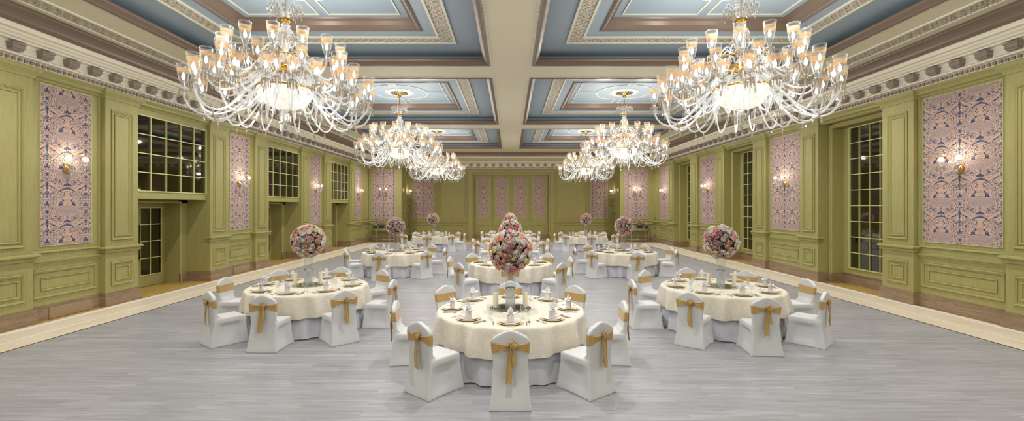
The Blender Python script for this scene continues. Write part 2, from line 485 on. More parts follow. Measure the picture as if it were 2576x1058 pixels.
f.box(-11.6, -9.48, Y0, 31, -.1, 0); f.box(9.72, 11.4, Y0, 31, -.1, 0); f.box(-9.48, 9.72, 30.36, 34, -.1, 0)
struct('trim_4', f, M['parquet'])

MO1 = [(0,0),(0,.022),(.012,.03),(.03,.026),(.04,.012),(.055,.012),(.06,0)]
MO2 = [(0,0),(0,.016),(.012,.02),(.03,.014),(.035,0)]
def panel(mb, T, s0, s1, z0, z1, d, double=.14):
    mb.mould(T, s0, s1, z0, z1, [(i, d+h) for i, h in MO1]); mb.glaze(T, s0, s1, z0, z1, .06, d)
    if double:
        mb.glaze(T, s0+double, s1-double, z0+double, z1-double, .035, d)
        mb.mould(T, s0+double, s1-double, z0+double, z1-double, [(i, d+h) for i, h in MO2])
def bays(side):
    """list of (pilaster_start, pilaster_end, bay...) along a side wall"""
    if side == 'L': first, P, pw, bw, nw = 10.83, 6.38, .95, 1.64, 2.84
    else: first, P, pw, bw, nw = 11.02, 6.38, .92, 2.05, 2.49
    out = []
    for k in range(-3, 4):
        b0 = first + P*k              # pilaster after the bay
        out.append((b0 - bw - pw, b0 - bw, b0, b0 + pw))   # pil, bay, pil then niche
    return out, pw, bw, nw
def ledge(mb, T, s0, s1, d, cap=.0):
    prof = [(1.27, .01), (1.28, .035), (1.31, .05), (1.34, .03), (1.35, .055), (1.38, .085), (1.41, .08), (1.425, .05), (1.425, 0)]
    for a, b in zip(prof, prof[1:]):
        v = [T(s0-a[1], d+a[1], a[0]), T(s1+a[1], d+a[1], a[0]), T(s1+b[1], d+b[1], b[0]), T(s0-b[1], d+b[1], b[0])]
        mb.add(v, [(0,1,2,3)])
        for sg, se in ((-1, s0), (1, s1)):
            mb.add([T(se+sg*a[1], d+a[1], a[0]), T(se+sg*a[1], 0, a[0]), T(se+sg*b[1], 0, b[0]), T(se+sg*b[1], d+b[1], b[0])], [(0,1,2,3)])
def pil_cap(mb, T, s0, s1, d):
    prof = [(4.98, 0), (4.98, .02), (5.02, .03), (5.06, .05), (5.12, .10), (5.16, .11), (5.2, .11)]
    for a, b in zip(prof, prof[1:]):
        mb.add([T(s0-a[1], d+a[1], a[0]), T(s1+a[1], d+a[1], a[0]), T(s1+b[1], d+b[1], b[0]), T(s0-b[1], d+b[1], b[0])], [(0,1,2,3)])
        for sg, se in ((-1, s0), (1, s1)):
            mb.add([T(se+sg*a[1], d+a[1], a[0]), T(se+sg*a[1], 0, a[0]), T(se+sg*b[1], 0, b[0]), T(se+sg*b[1], d+b[1], b[0])], [(0,1,2,3)])
def pilaster(mb, T, s0, s1, lower=True, dpt=PD):
    mb.box(s0, s1, 0, dpt, 0, 5.2, T=T)
    w = s1 - s0; i = .17*w
    panel(mb, T, s0+i, s1-i, 1.57, 4.74, dpt, .09)
    if lower: panel(mb, T, s0+i, s1-i, .47, 1.04, dpt, .11)
    ledge(mb, T, s0, s1, dpt); pil_cap(mb, T, s0, s1, dpt)
def rail(mb, T, s0, s1, d=0.0):
    prof = [(1.17, 0), (1.18, .015), (1.21, .02), (1.22, .045), (1.26, .05), (1.27, 0)]
    for a, b in zip(prof, prof[1:]):
        mb.add([T(s0, d+a[1], a[0]), T(s1, d+a[1], a[0]), T(s1, d+b[1], b[0]), T(s0, d+b[1], b[0])], [(0,1,2,3)])
def skirt_piece(mb, T, s0, s1, d, e0=0, e1=0):
    """stone base with a stepped cap; e0/e1 = returns past each end"""
    for z0, z1, p in ((0, .22, .05), (.22, .255, .04), (.255, .29, .03), (.29, .31, .015)):
        mb.box(s0-e0*p, s1+e1*p, min(0, d), d+p, z0, z1, T=T)
def bay(mb, T, s0, s1, wp, ztop=5.1):
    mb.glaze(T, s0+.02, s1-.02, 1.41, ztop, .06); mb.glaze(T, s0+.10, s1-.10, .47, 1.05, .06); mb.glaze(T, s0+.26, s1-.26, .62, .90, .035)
    mb.mould(T, s0+.02+(.0), s1-.02, 1.41, ztop, [(i, h) for i, h in MO1])
    mb.mould(T, s0+.10, s1-.10, .47, 1.05, [(i, h) for i, h in MO1])
    mb.mould(T, s0+.26, s1-.26, .62, .90, [(i, h) for i, h in MO2])
    rail(mb, T, s0, s1)
def paper(T, sc, w, z0, z1, parent, phase=0.0, c=.06):
    mb = MB(); s0, s1 = sc-w/2, sc+w/2
    vs = [T(s0,.012,z0), T(s1,.012,z0), T(s1,.012,z1), T(s0,.012,z1)]
    mb.add(vs, [(0,1,2,3)], uvs=[(-w/2+phase+8.7, z0+8+c), (w/2+phase+8.7, z0+8+c), (w/2+phase+8.7, z1+8+c), (-w/2+phase+8.7, z1+8+c)])
    # thin return edges so the panel stands off the wall
    mb.mould(T, s0-.012, s1+.012, z0-.012, z1+.012, [(0,0),(0,.018),(.012,.018),(.012,.010)], 1)
    return mb.build('wallpaper_panel', [M['paper'], M['glazebar']], parent)

SC = []     # sconce places: (x, y, z, facing)
# ---- left wall
wl = MB(); bl, pwL, bwL, nwL = bays('L'); skl = MB(); lv = []
papersL = []; pilL = []
for n, (a, b, c, d) in enumerate(bl):
    nxt = bl[n+1][0] if n+1 < len(bl) else YB
    s_end = d if n+1 < len(bl) else YB+.01
    wl.box(a, min(s_end, YB+.3), -1.6, 0, 0, 5.6, T=TLw)          # solid pier behind the two pilasters and bay
    if c <= YB: bay(wl, TLw, b, min(c, YB), 1)
    if b < YB:
        skirt_piece(skl, TLw, a, b, PD, 1, 1)
        skirt_piece(skl, TLw, b, min(c, YB), 0)
        if n < len(bl)-1 or True:
            skl.box(b+.38*1, b+.38+.98, 0, .065, .012, .25, mi=1, T=TLw)
    if c < YB: skirt_piece(skl, TLw, c, min(d, YB), PD, 1, 1)
    pilL += [(a, b), (c, min(d, YB))]
    papersL.append((b+c)/2)
    if n+1 < len(bl):
        # niche between d and nxt: soffit at 2.72, glazing 2.79-4.82 flush with the wall
        wl.box(d, nxt, -1.6, 0, 4.84, 5.6, T=TLw)
        wl.box(d, nxt, -1.6, 0, 2.60, 2.79, T=TLw)
        wl.box(d, nxt, -1.6, -.06, 2.79, 4.84, T=TLw)
        wl.box(d, nxt, -1.7, -1.3, 0, 2.7, T=TLw)
        # back wall of the niche, opening toward the far end
        wl.box(d, d+.32, -1.3, -.62, 0, 2.6, T=TLw); wl.box(nxt-.36, nxt, -1.3, -.62, 0, 2.6, T=TLw)
        wl.box(d, nxt, -1.3, -.62, 2.5, 2.6, T=TLw)
        wl.mould(TLw, d+.26, nxt-.30, -.2, 2.56, [(0,-.62),(0,-.58),(.03,-.57),(.06,-.6),(.06,-.62)])
        skl.box(nxt-.36, nxt+.0, -.62, -.585, 0, .29, T=TLw)
        skl.box(nxt-.045, nxt+.01, -.61, PD+.045, 0, .223, T=TLw); skl.box(nxt-.025, nxt+.01, -.61, PD+.02, .223, .303, T=TLw)
        skl.box(d-.01, d+.045, -.61, PD+.045, 0, .223, T=TLw); skl.box(d-.01, d+.025, -.61, PD+.02, .223, .303, T=TLw)
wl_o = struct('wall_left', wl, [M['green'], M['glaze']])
struct('baseboard_left', skl, [M['stone'], M['vent']])
for s0, s1 in pilL:
    if s1 - s0 > .3 and s1 > 3:
        mb = MB(); pilaster(mb, TLw, s0, s1); mb.build('pilaster', [M['green'], M['glaze']], wl_o)
for n, sc_ in enumerate(papersL):
    if 3 < sc_ < YB:
        paper(TLw, sc_, 1.15, 1.56, 4.96, wl_o, 0.0, .24)
        SC.append((XL, sc_, 3.22, 0.0, 'L', n))
# niche glazing and doors, left
def glazing(name, T, s0, s1, z0, z1, nc, nr, d, bar=.018, fr=.03):
    root = struct(name, MB().box(s0, s1, d-.05, d-.02, z0, z1, T=T), M['darkglass'])
    g = MB()
    g.mould(T, s0-.01, s1+.01, z0-.01, z1+.01, [(0,d-.03),(0,d+.03),(fr,d+.03),(fr,d-.03)])
    for k in range(1, nc):
        x = s0 + (s1-s0)*k/nc; g.box(x-bar/2, x+bar/2, d-.02, d+.015, z0, z1, T=T)
    for k in range(1, nr):
        z = z0 + (z1-z0)*k/nr; g.box(s0, s1, d-.019, d+.0165, z-bar/2, z+bar/2, T=T)
    g.build('glazing_bars', M['glazebar'], root)
    return root
wn = 0; dn = 0
for n in range(3, len(bl)-1):
    d, nxt = bl[n][3], bl[n+1][0]
    if nxt < 8: continue
    wn += 1; glazing('window_%d' % wn, TLw, d+.02, nxt-.02, 2.80, 4.83, 5, 4, -.01, .024)
    dn += 1
    o0, o1 = d+.32, nxt-.36; mid = (o0+o1)/2
    root = empty('door_%d' % dn); root['kind'] = 'structure'
    for s0, s1 in ((o0, mid-.004), (mid+.004, o1)):
        lf = MB(); D0, D1 = -1.14, -1.09
        st = .13
        lf.box(s0, s0+st, D0, D1, .01, 2.49, T=TLw); lf.box(s1-st, s1, D0, D1, .01, 2.49, T=TLw)
        lf.box(s0+st, s1-st, D0, D1, .01, .34, T=TLw); lf.box(s0+st, s1-st, D0, D1, 2.36, 2.49, T=TLw)
        leaf = lf.build('door_leaf', M['green'], root)
        gg = MB().box(s0+st, s1-st, -1.125, -1.115, .34, 2.36, T=TLw)
        gg.build('glass_pane', M['darkglass'], leaf)
        bb = MB(); xm = (s0+s1)/2
        bb.box(xm-.012, xm+.012, -1.13, -1.095, .34, 2.36, T=TLw)
        for k in range(1, 4):
            z = .34 + 2.02*k/4; bb.box(s0+st, s1-st, -1.129, -1.0935, z-.012, z+.012, T=TLw)
        bb.mould(TLw, s0+st-.01, s1-st+.01, .33, 2.37, [(0,-1.09),(0,-1.075),(.025,-1.075),(.025,-1.1)])
        bb.build('glazing_bars', M['glazebar'], leaf)
    hd = MB()
    for sx in (-.05, .05):
        hd.tube([TLw(mid+sx, -1.03, .85), TLw(mid+sx, -1.03, 1.85)], .016, 8)
        for z in (.9, 1.8): hd.tube([TLw(mid+sx, -1.09, z), TLw(mid+sx, -1.03, z)], .012, 6); hd.ball(TLw(mid+sx, -1.03, z), .026)
    hd.build('door_handle', M['bronze'], root)
# ---- right wall
wr = MB(); br, pwR, bwR, nwR = bays('R'); skr = MB(); pilR = []; papersR = []
for n, (a, b, c, d) in enumerate(br):
    nxt = br[n+1][0] if n+1 < len(br) else YB
    wr.box(a, min(d, YB+.3), -1.2, 0, 0, 5.6, T=TRw)
    bay(wr, TRw, b, min(c, YB), 1)
    skirt_piece(skr, TRw, a, b, PD, 1, 1); skirt_piece(skr, TRw, b, min(c, YB), 0)
    if c < YB: skirt_piece(skr, TRw, c, min(d, YB), PD, 1, 1)
    pilR += [(a, b), (c, min(d, YB))]; papersR.append((b+c)/2)
    if n+1 < len(br):
        wr.box(d, nxt, -1.2, 0, 4.98, 5.6, T=TRw)
        wr.box(d, nxt, -1.2, -.60, 0, 5.0, T=TRw)
        # stepped casings at both jambs and the head
        for j0, j1 in ((d, d+.16), (nxt-.16, nxt)):
            wr.box(j0, j1, -.60, -.22, 0, 4.98, T=TRw)
        wr.box(d, nxt, -.60, -.22, 4.86, 4.98, T=TRw)
        wr.mould(TRw, d+.02, nxt-.02, -.3, 4.96, [(0,-.22),(0,-.19),(.03,-.18),(.06,-.20),(.09,-.19),(.12,-.22)])
        rail(wr, TRw, d-.001, d+.0, 0)
        skr.box(d+.16, nxt-.16, -.60, -.56, 0, .25, T=TRw); skr.box(d+.16, nxt-.16, -.60, -.575, .25, .32, T=TRw)
        for e0, e1 in ((d-.0, d+.20), (nxt-.20, nxt+.0)):
            skr.box(e0, e1, -.60, -.17, 0, .22, T=TRw); skr.box(e0+.01, e1-.01, -.60, -.19, .22, .30, T=TRw)
        skr.box(nxt-.045, nxt+.01, -.2, PD+.045, 0, .223, T=TRw); skr.box(nxt-.025, nxt+.01, -.2, PD+.02, .223, .303, T=TRw)
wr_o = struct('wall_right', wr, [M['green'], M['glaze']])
struct('baseboard_right', skr, M['stone'])
for s0, s1 in pilR:
    if s1 - s0 > .3 and s1 > 3:
        mb = MB(); pilaster(mb, TRw, s0, s1); mb.build('pilaster', [M['green'], M['glaze']], wr_o)
for n, sc_ in enumerate(papersR):
    if 3 < sc_ < YB:
        paper(TRw, sc_, 1.74, 1.56, 4.94, wr_o, .435)
        SC.append((XR, sc_, 3.22, pi, 'R', n))
for n in range(3, len(br)-1):
    d, nxt = br[n][3], br[n+1][0]
    if nxt < 8: continue
    wn += 1
    c = (d+nxt)/2
    g = MB(); 
    for q0, q1, w0, w1 in ((c-1.09, c-.775, .325, 4.87), (c+.775, c+1.09, .325, 4.87), (c-.775, c+.775, .325, .505), (c-.775, c+.775, 4.805, 4.87)): g.box(q0, q1, -.605, -.54, w0, w1, T=TRw)
    r_ = glazing('window_%d' % wn, TRw, c-.77, c+.77, .51, 4.80, 4, 9, -.53, .022, .03)
    g.build('window_frame', M['green'], r_)
# ---- back wall (two side pieces, the alcove and its returns)
wb = MB()
wb.box(XL-1.6, AL-.0, YB, YB+3.2, 0, 5.8); wb.box(AR, XR+1.2, YB, YB+3.2, 0, 5.8)
OP0, OP1 = -2.70, 2.82
wb.box(AL-.1, OP0, YB2, YB2+.6, 0, 5.8); wb.box(OP1, AR+.1, YB2, YB2+.6, 0, 5.8)
wb.box(OP0, OP1, YB2, YB2+.6, 4.75, 5.8); wb.box(OP0, OP1, YB2+.3, YB2+.6, 0, 4.8)
skb = MB()
for s0, s1, T in ((XL, AL-.0, TB1), (AR, XR, TB1)):
    skirt_piece(skb, T, s0, s1, 0); rail(wb, T, s0, s1)
    s_a, s_b = (s0+.12, s1-.5) if s0 < 0 else (s0+.5, s1-.12)
    wb.mould(T, s_a, s_b, 1.41, 5.1, MO1); wb.mould(T, s_a, s_b, .47, 1.05, MO1); wb.mould(T, s_a+.16, s_b-.16, .62, .9, MO2)
skirt_piece(skb, TB2, AL, OP0, 0, 0, 0); skirt_piece(skb, TB2, OP1, AR, 0, 0, 0)
T3 = lambda s, d, z: (s, YB2+.3-d, z)
skirt_piece(skb, T3, OP0, OP1, 0)
rail(wb, TB2, AL, -3.1); rail(wb, TB2, 3.2, AR); rail(wb, T3, OP0, OP1)
for s0, s1 in ((-7.38, -5.42), (-5.25, -3.22), (3.34, 5.62), (5.78, 7.42)):
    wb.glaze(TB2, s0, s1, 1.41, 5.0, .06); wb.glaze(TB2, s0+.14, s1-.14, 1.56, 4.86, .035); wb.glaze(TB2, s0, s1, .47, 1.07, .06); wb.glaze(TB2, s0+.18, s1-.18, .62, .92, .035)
    wb.mould(TB2, s0, s1, 1.41, 5.0, MO1); wb.mould(TB2, s0+.14, s1-.14, 1.56, 4.86, MO2)
    wb.mould(TB2, s0, s1, .47, 1.07, MO1); wb.mould(TB2, s0+.18, s1-.18, .62, .92, MO2)
wb.mould(TB2, OP0-.14, OP1+.14, -.3, 4.92, [(0,0),(0,.04),(.04,.05),(.07,.03),(.12,.03),(.14,0)])
wb.box(-3.1, -2.84, YB2-.06, YB2+.01, 0, 4.93); wb.box(2.96, 3.2, YB2-.06, YB2+.01, 0, 4.93)
wb.box(-3.12, 3.22, YB2-.065, YB2+.01, 4.93, 5.12)
for x in (-5.36, 5.70): wb.box(x-.05, x+.05, YB2-.03, YB2, 0, 5.1)
# returns with their folded panels
for T in (TRL, TRR):
    for s0, s1 in ((31.12, 32.05), (32.15, 33.3)):
        panel(wb, T, s0, s1, 1.5, 4.9, 0, .1); panel(wb, T, s0, s1, .45, 1.1, 0, .1)
    rail(wb, T, 31.0, 33.5)
    skirt_piece(skb, T, YB, YB2, 0)
    # corbelled ledge and fluted posts under the wall light
    for z0, z1, dd in ((2.55, 2.62, .16), (2.62, 2.70, .22), (2.70, 2.78, .12), (2.80, 2.98, .10), (2.98, 3.04, .18)):
        wb.box(32.2, 33.3, 0, dd, z0, z1, T=T)
    for s in (32.28, 32.95): wb.box(s, s+.22, 0, .09, .3, 2.55, T=T)
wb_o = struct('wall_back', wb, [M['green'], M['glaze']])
struct('baseboard_back', skb, M['stone'])
paper(TB1, -8.66, 1.66, 1.58, 4.95, wb_o, .435); paper(TB1, 8.60, 1.62, 1.58, 4.95, wb_o, .435)
paper(TB2, -6.40, 1.52, 1.6, 4.9, wb_o, .435); paper(TB2, 6.52, 1.30, 1.6, 4.9, wb_o)
# four hinged leaves in the alcove opening
lw_ = (OP1-OP0)/4
for k in range(4):
    dn += 1
    s0 = OP0 + lw_*k + .01; s1 = s0 + lw_ - .02
    lf = MB(); lf.box(s0, s1, .0, .05, .32, 4.74, T=T3)
    c = (s0+s1)/2
    lf.mould(T3, s0+.07, s1-.07, 1.42, 4.62, [(i, .05+h) for i, h in MO1])
    lf.mould(T3, c-.50, c+.50, .47, 1.05, [(i, .05+h) for i, h in MO1]); lf.mould(T3, c-.36, c+.36, .60, .92, [(i, .05+h) for i, h in MO2])
    lo = struct('door_%d' % dn, lf, [M['green'], M['glaze']])
    T4 = lambda s, d, z: (s, YB2+.3-.05-d, z)
    paper(T4, c, .84, 1.62, 4.50, lo, .0)
for T, nm in ((TRL, 'L'), (TRR, 'R')):
    dn += 1
    hd = MB()
    for s in (32.2, 32.42):
        hd.tube([T(s, .18, .95), T(s, .18, 2.0)], .012, 8)
        for z in (1.0, 1.95): hd.tube([T(s, 0, z), T(s, .18, z)], .014, 6); hd.ball(T(s, .18, z), .03)
        hd.ball(T(s, .18, .95), .028); hd.ball(T(s, .18, 2.0), .028)
    hd.build('pull_handle', M['antique'], wb_o)
SC += [(-8.66, YB, 3.38, -pi/2, 'BL', 0), (8.60, YB, 3.38, -pi/2, 'BR', 0), (AL, 32.75, 3.30, 0.0, 'AL', 0), (AR, 32.75, 3.30, pi, 'AR', 0)]
# wall behind the viewer
wf = MB().box(XL-1.6, XR+1.2, Y0-.3, Y0, 0, 6.8)
struct('wall_front', wf, M['green'])
# ---- ceiling
ZC = 6.0
CX = ((-7.40, -.57), (.60, 7.58)); CY = ((-3.73, 3.32), (4.51, 11.56), (12.75, 19.80), (21.02, 28.05))
ce = MB()
xs = [XL-.2, CX[0][0], CX[0][1], CX[1][0], CX[1][1], XR+.2]
for x0, x1 in ((xs[0], xs[1]), (xs[2], xs[3]), (xs[4], xs[5])): ce.box(x0, x1, Y0, YB2+.2, ZC, 6.11)
ys = [Y0] + [v for p in CY for v in p] + [YB2+.2]
for i in range(0, len(ys), 2):
    for cx in CX: ce.box(cx[0], cx[1], ys[i], ys[i+1], ZC, 6.11)
ce.box(XL-.2, XR+.2, Y0, YB2+.2, 6.62, 6.8)
ce_o = struct('ceiling', ce, M['ceil'])
TC = lambda x, d, y: (x, y, ZC - d)     # ceiling frame: (x, drop, y)
ncf = 0
bead = MB()
def dentil_run(mb, p0, p1, dx, dy, w, gap, h, z, dep):
    L = math.hypot(p1[0]-p0[0], p1[1]-p0[1]); n = int(L/(w+gap)); ux, uy = (p1[0]-p0[0])/L, (p1[1]-p0[1])/L
    for k in range(n):
        a = (k+.5)*L/n; cx, cy = p0[0]+ux*a, p0[1]+uy*a
        x0, x1 = sorted((cx-ux*w/2, cx+ux*w/2+dx*dep)); y0, y1 = sorted((cy-uy*w/2, cy+uy*w/2+dy*dep))
        mb.box(x0, x1, y0, y1, z, z+h)
for (x0, x1) in CX:
    for (y0, y1) in CY:
        front = y1 < 4
        cf = MB(); z1 = 6.30; z2 = 6.50
        # blue sides and soffit with the inner opening
        cf.mould(TC, x0, x1, y0, y1, [(.004, 0), (.004, -.125), (-.26, -.125), (-.26, ZC-z1), (1.48, ZC-z1)])
        ix0, ix1, iy0, iy1 = x0+1.52, x1-1.52, y0+1.6, y1-1.6
        cf.add([(ix0-.1,iy0-.1,z2),(ix1+.1,iy0-.1,z2),(ix1+.1,iy1+.1,z2),(ix0-.1,iy1+.1,z2)], [(0,1,2,3)])
        
        root = cf.build('coffer', M['blue'], ce_o)
        fr = MB()
        fr.mould(TC, x0-.05, x1+.05, y0-.05, y1+.05, [(0, 0), (0, .012), (.03, .03), (.07, .025), (.10, -.015), (.13, -.04), (.165, -.07), (.175, -.10), (.165, -.13), (.05, -.13)])
        fr.mould(TC, ix0-.14, ix1+.14, iy0-.14, iy1+.14, [(0, ZC-z1), (0, ZC-z1+.015), (.04, ZC-z1+.03), (.08, ZC-z1), (.15, ZC-z1-.06), (.20, ZC-z1-.14), (.24, ZC-z1-.17), (.26, ZC-z2)])
        fr.build('coffer_moulding', M['brown'], root)
        ft = MB()
        def band(a, b, zz, mi, th):
            ft.mould(TC, x0+a, x1-a, y0+a*1.02, y1-a*1.02, [(0, ZC-zz), (0, ZC-zz+th), (b, ZC-zz+th), (b, ZC-zz)], mi)
        band(.72, .05, z1, 1, .03); band(.77, .30, z1, 0, .012); band(1.07, .05, z1, 1, .03)
        ft.build('fretwork_band', [M['fret'], M['white_mould']], root)
        # ivory beads: four cornered panels with a quarter bite round the rose
        cx, cy = (x0+x1)/2, (y0+y1)/2
        wbm = MB(); R = .98; g = .11
        hx, hy = (ix1-ix0)/2-.28, (iy1-iy0)/2-.28
        for sx in (-1, 1):
            for sy in (-1, 1):
                a0 = math.asin(g/R)
                pts = [(hx, hy), (g, hy)] + [(R*sin(a0+(pi/2-2*a0)*k/12), R*cos(a0+(pi/2-2*a0)*k/12)) for k in range(13)] + [(hx, g)]
                n = len(pts); vs = []; fs = []
                for i in range(n):
                    p = Vector(pts[i]); a = Vector(pts[i-1]); b = Vector(pts[(i+1) % n])
                    d1 = (p-a).normalized(); d2 = (b-p).normalized()
                    nn = Vector((-d1.y-d2.y, d1.x+d2.x)); nn = nn.normalized()/max(.5, nn.length/2)
                    for o, zz in ((-.016, 0), (-.016, -.022), (.016, -.022), (.016, 0)):
                        vs.append((cx+sx*(p.x+nn.x*o), cy+sy*(p.y+nn.y*o), z2+zz))
                for i in range(n):
                    i2 = (i+1) % n
                    for j in range(3): fs.append((i*4+j, i2*4+j, i2*4+j+1, i*4+j+1))
                wbm.add(vs, fs)
        wbm.build('bead_moulding', M['white_mould'], root)
        rs = MB()
        rs.lathe([(.52, 0), (.52, -.02), (.47, -.035), (.44, -.02), (.40, -.02), (.36, -.05), (.30, -.03), (.18, -.04), (.13, -.07), (0.01, -.08)], 48, (cx, cy, z2))
        for k in range(36):
            a = 2*pi*k/36; rs.ball((cx+.455*cos(a), cy+.455*sin(a), z2-.035), .022, 6, 4)
        for k in range(20):
            a = 2*pi*k/20; rs.tube([(cx+.14*cos(a), cy+.14*sin(a), z2-.075), (cx+.30*cos(a), cy+.30*sin(a), z2-.04)], [.012, .022], 6, 1)
        rs.build('ceiling_rose', [M['white_mould'], M['brown']], root)
        for p0, p1, dx, dy in (((x0-.07,y0-.07),(x1+.07,y0-.07),0,-1), ((x0-.07,y1+.07),(x1+.07,y1+.07),0,1), ((x0-.07,y0-.07),(x0-.07,y1+.07),-1,0), ((x1+.07,y0-.07),(x1+.07,y1+.07),1,0)):
            if not front: dentil_run(bead, p0, p1, dx, dy, .028, .030, .018, ZC-.018, .032)
struct('trim_5', bead, M['white_mould'])
# long fretwork strips between coffers and walls
st = MB()
for x0, x1 in ((-8.56, -8.20), (8.24, 8.60)):
    st.box(x0, x1, Y0, 29.2, ZC-.012, ZC+.01)
    for a, b in ((x0-.05, x0), (x1, x1+.05)): st.box(a, b, Y0, 29.2, ZC-.03, ZC+.01, 1)
struct('trim_6', st, [M['fret'], M['white_mould']])
# cornice following the walls, crown on the plain rectangle
wpath = [(XL, Y0), (XR, Y0), (XR, YB), (AR, YB), (AR, YB2), (AL, YB2), (AL, YB), (XL, YB)]
rpath = [(XL, Y0), (XR, Y0), (XR, YB), (XL, YB)]
cg = MB().sweep(wpath, [(0, 5.0), (.03, 5.0), (.05, 5.04), (.13, 5.06), (.13, 5.12), (.2, 5.17), (.21, 5.2), (.0, 5.2)])
struct('trim_7', cg, M['green'])
cc = MB().sweep(wpath, [(.0, 5.2), (.17, 5.2), (.17, 5.315), (.27, 5.32), (.28, 5.345), (.33, 5.35), (.335, 5.53), (.47, 5.535), (.48, 5.56), (.55, 5.57), (.58, 5.60), (.63, 5.62), (.66, 5.65), (.74, 5.66), (.76, 5.70), (.80, 5.74)])
cc.box(AL-.2, AR+.2, YB-.80, YB2-.3, 5.69, 5.75)
co = struct('trim_8', cc, M['cream'])
cr = MB().sweep(rpath, [(.78, 5.73), (.82, 5.73), (.84, 5.76), (.87, 5.78), (.88, 5.83), (.91, 5.89), (.95, 5.93), (.99, 5.95), (1.0, 5.975), (1.03, 5.985), (1.035, 6.0)])
struct('trim_9', cr, M['brown'])
de = MB()
for p0, p1, dx, dy in (((XL+.17, 4), (XL+.17, YB-.17), 1, 0), ((XR-.17, 4), (XR-.17, YB-.17), -1, 0), ((AL+.17, YB2-.17), (AR-.17, YB2-.17), 0, -1),
                       ((XL+.17, YB-.17), (AL+.17, YB-.17), 0, -1), ((AR-.17, YB-.17), (XR-.17, YB-.17), 0, -1), ((AL+.17, YB-.1), (AL+.17, YB2-.17), 1, 0), ((AR-.17, YB-.1), (AR-.17, YB2-.17), -1, 0)):
    dentil_run(de, p0, p1, dx, dy, .062, .05, .065, 5.232, .035)
struct('trim_10', de, M['block'])
# cornice blocks, each its own part
def blk():
    mb = MB()
    for z0, z1, d, w in ((0, .03, .10, .10), (.03, .042, .108, .107), (.042, .12, .13, .115), (.12, .15, .145, .125)):
        mb.box(-w, w, 0, d, z0, z1)
    return mb.mesh('cornice_block', M['block'])
bm_ = blk()
def put_block(x, y, rz): link('cornice_block', bm_, co, (x, y, 5.35), rz)
y = 5.3
while y < YB-.6:
    put_block(XL+.335, y+.05, -pi/2); put_block(XR-.335, y, pi/2); y += .545
x = AL+.75
while x < AR-.5: put_block(x, YB2-.335, pi); x += .545
for xx in (-9.0, -8.45, -7.9): put_block(xx, YB-.335, pi)
for xx in (9.1, 8.55, 8.0): put_block(xx, YB-.335, pi)
# ---------------------------------------------------------------- chairs
def chair_cover_mesh():
    mb = MB()
    def ring(z, yr, yf, hw, pin, n=14):
        """rounded rectangle whose sides are pulled in between the four feet"""
        out = []
        cs = [(-hw, yr), (hw, yr), (hw, yf), (-hw, yf)]
        cx, cy = 0, (yr+yf)/2
        for i in range(4):
            a, b = cs[i], cs[(i+1) % 4]
            for k in range(n):
                t = k/n; x = a[0]+(b[0]-a[0])*t; y = a[1]+(b[1]-a[1])*t
                q = min(1, 4.2*min(t, 1-t))**1.3*pin*(0.25 if i == 0 else 1.0)
                out.append((x+(cx-x)*q, y+(cy-y)*q, z))
        return out
    secs = [(0.0,-.315,.305,.256,.07),(.06,-.305,.296,.246,.10),(.14,-.290,.285,.234,.18),(.22,-.275,.275,.226,.23),(.29,-.262,.267,.222,.25),(.335,-.255,.262,.220,.23),
            (.37,-.249,.258,.218,.10),(.395,-.245,.256,.217,.01),(.445,-.238,.255,.214,0),(.47,-.235,.245,.208,0),(.48,-.23,.215,.19,0)]
    vs = []; fs = []; n = 56
    for s_ in secs: vs += ring(*s_)
    for j in range(len(secs)-1):
        for k in range(n):
            k2 = (k+1) % n; fs.append((j*n+k, j*n+k2, (j+1)*n+k2, (j+1)*n+k))
    fs.append(tuple(range(n-1,-1,-1))); fs.append(tuple(range((len(secs)-1)*n, len(secs)*n)))
    mb.add(vs, fs)
    # back: outline extruded through the lean
    half = [(.208,.36),(.205,.50),(.211,.60),(.222,.70),(.227,.77),(.222,.815),(.205,.845),(.165,.872),(.11,.898),(.055,.922),(.018,.934)]
    outl = [(x, z) for x, z in half] + [(-x, z) for x, z in reversed(half)]
    m = len(outl); vs = []; fs = []
    for dy, sc_ in ((0, 1.0), (.012, 1.0), (.048, 1.0), (.06, 1.0)):
        for x, z in outl: vs.append((x*sc_, yrear(z)+dy, z))
    for j in range(3):
        for k in range(m):
            k2 = (k+1) % m; fs.append((j*m+k, j*m+k2, (j+1)*m+k2, (j+1)*m+k))
    # front/back faces as strips between left and right outline points
    h = len(half)
    for base in (0, 3*m):
        for k in range(h-1): fs.append((base+k, base+k+1, base+m-2-k, base+m-1-k))
    mb.add(vs, fs)
    # stretched gusset where back meets seat
    gx = .19
    mb.add([(-gx,-.2,.44),(gx,-.2,.44),(gx,-.2,.56),(-gx,-.2,.56),(-gx,-.10,.44),(gx,-.10,.44)], [(0,1,2,3),(0,4,5,1),(3,2,5,4),(0,3,4),(1,5,2)])
    me = mb.mesh('chair_cover_cage', M['cover'])
    o = bpy.data.objects.new('tmp', me); COL.objects.link(o)
    r = o.modifiers.new('r', 'REMESH'); r.mode = 'VOXEL'; r.voxel_size = .0105; r.use_smooth_shade = True
    s_ = o.modifiers.new('s', 'SMOOTH'); s_.factor = .5; s_.iterations = 5
    dg = bpy.context.evaluated_depsgraph_get()
    out = bpy.data.meshes.new_from_object(o.evaluated_get(dg)); out.name = 'chair_cover'
    bpy.data.objects.remove(o)
    out.polygons.foreach_set('use_smooth', [True]*len(out.polygons))
    out.materials.clear(); out.materials.append(M['cover'])
    return out
def yrear(z): return -.243 - .040*(z-.36)/.57
def hwid(z): return .211 + (.229-.211)*min(1, max(0, (z-.60)/.15))
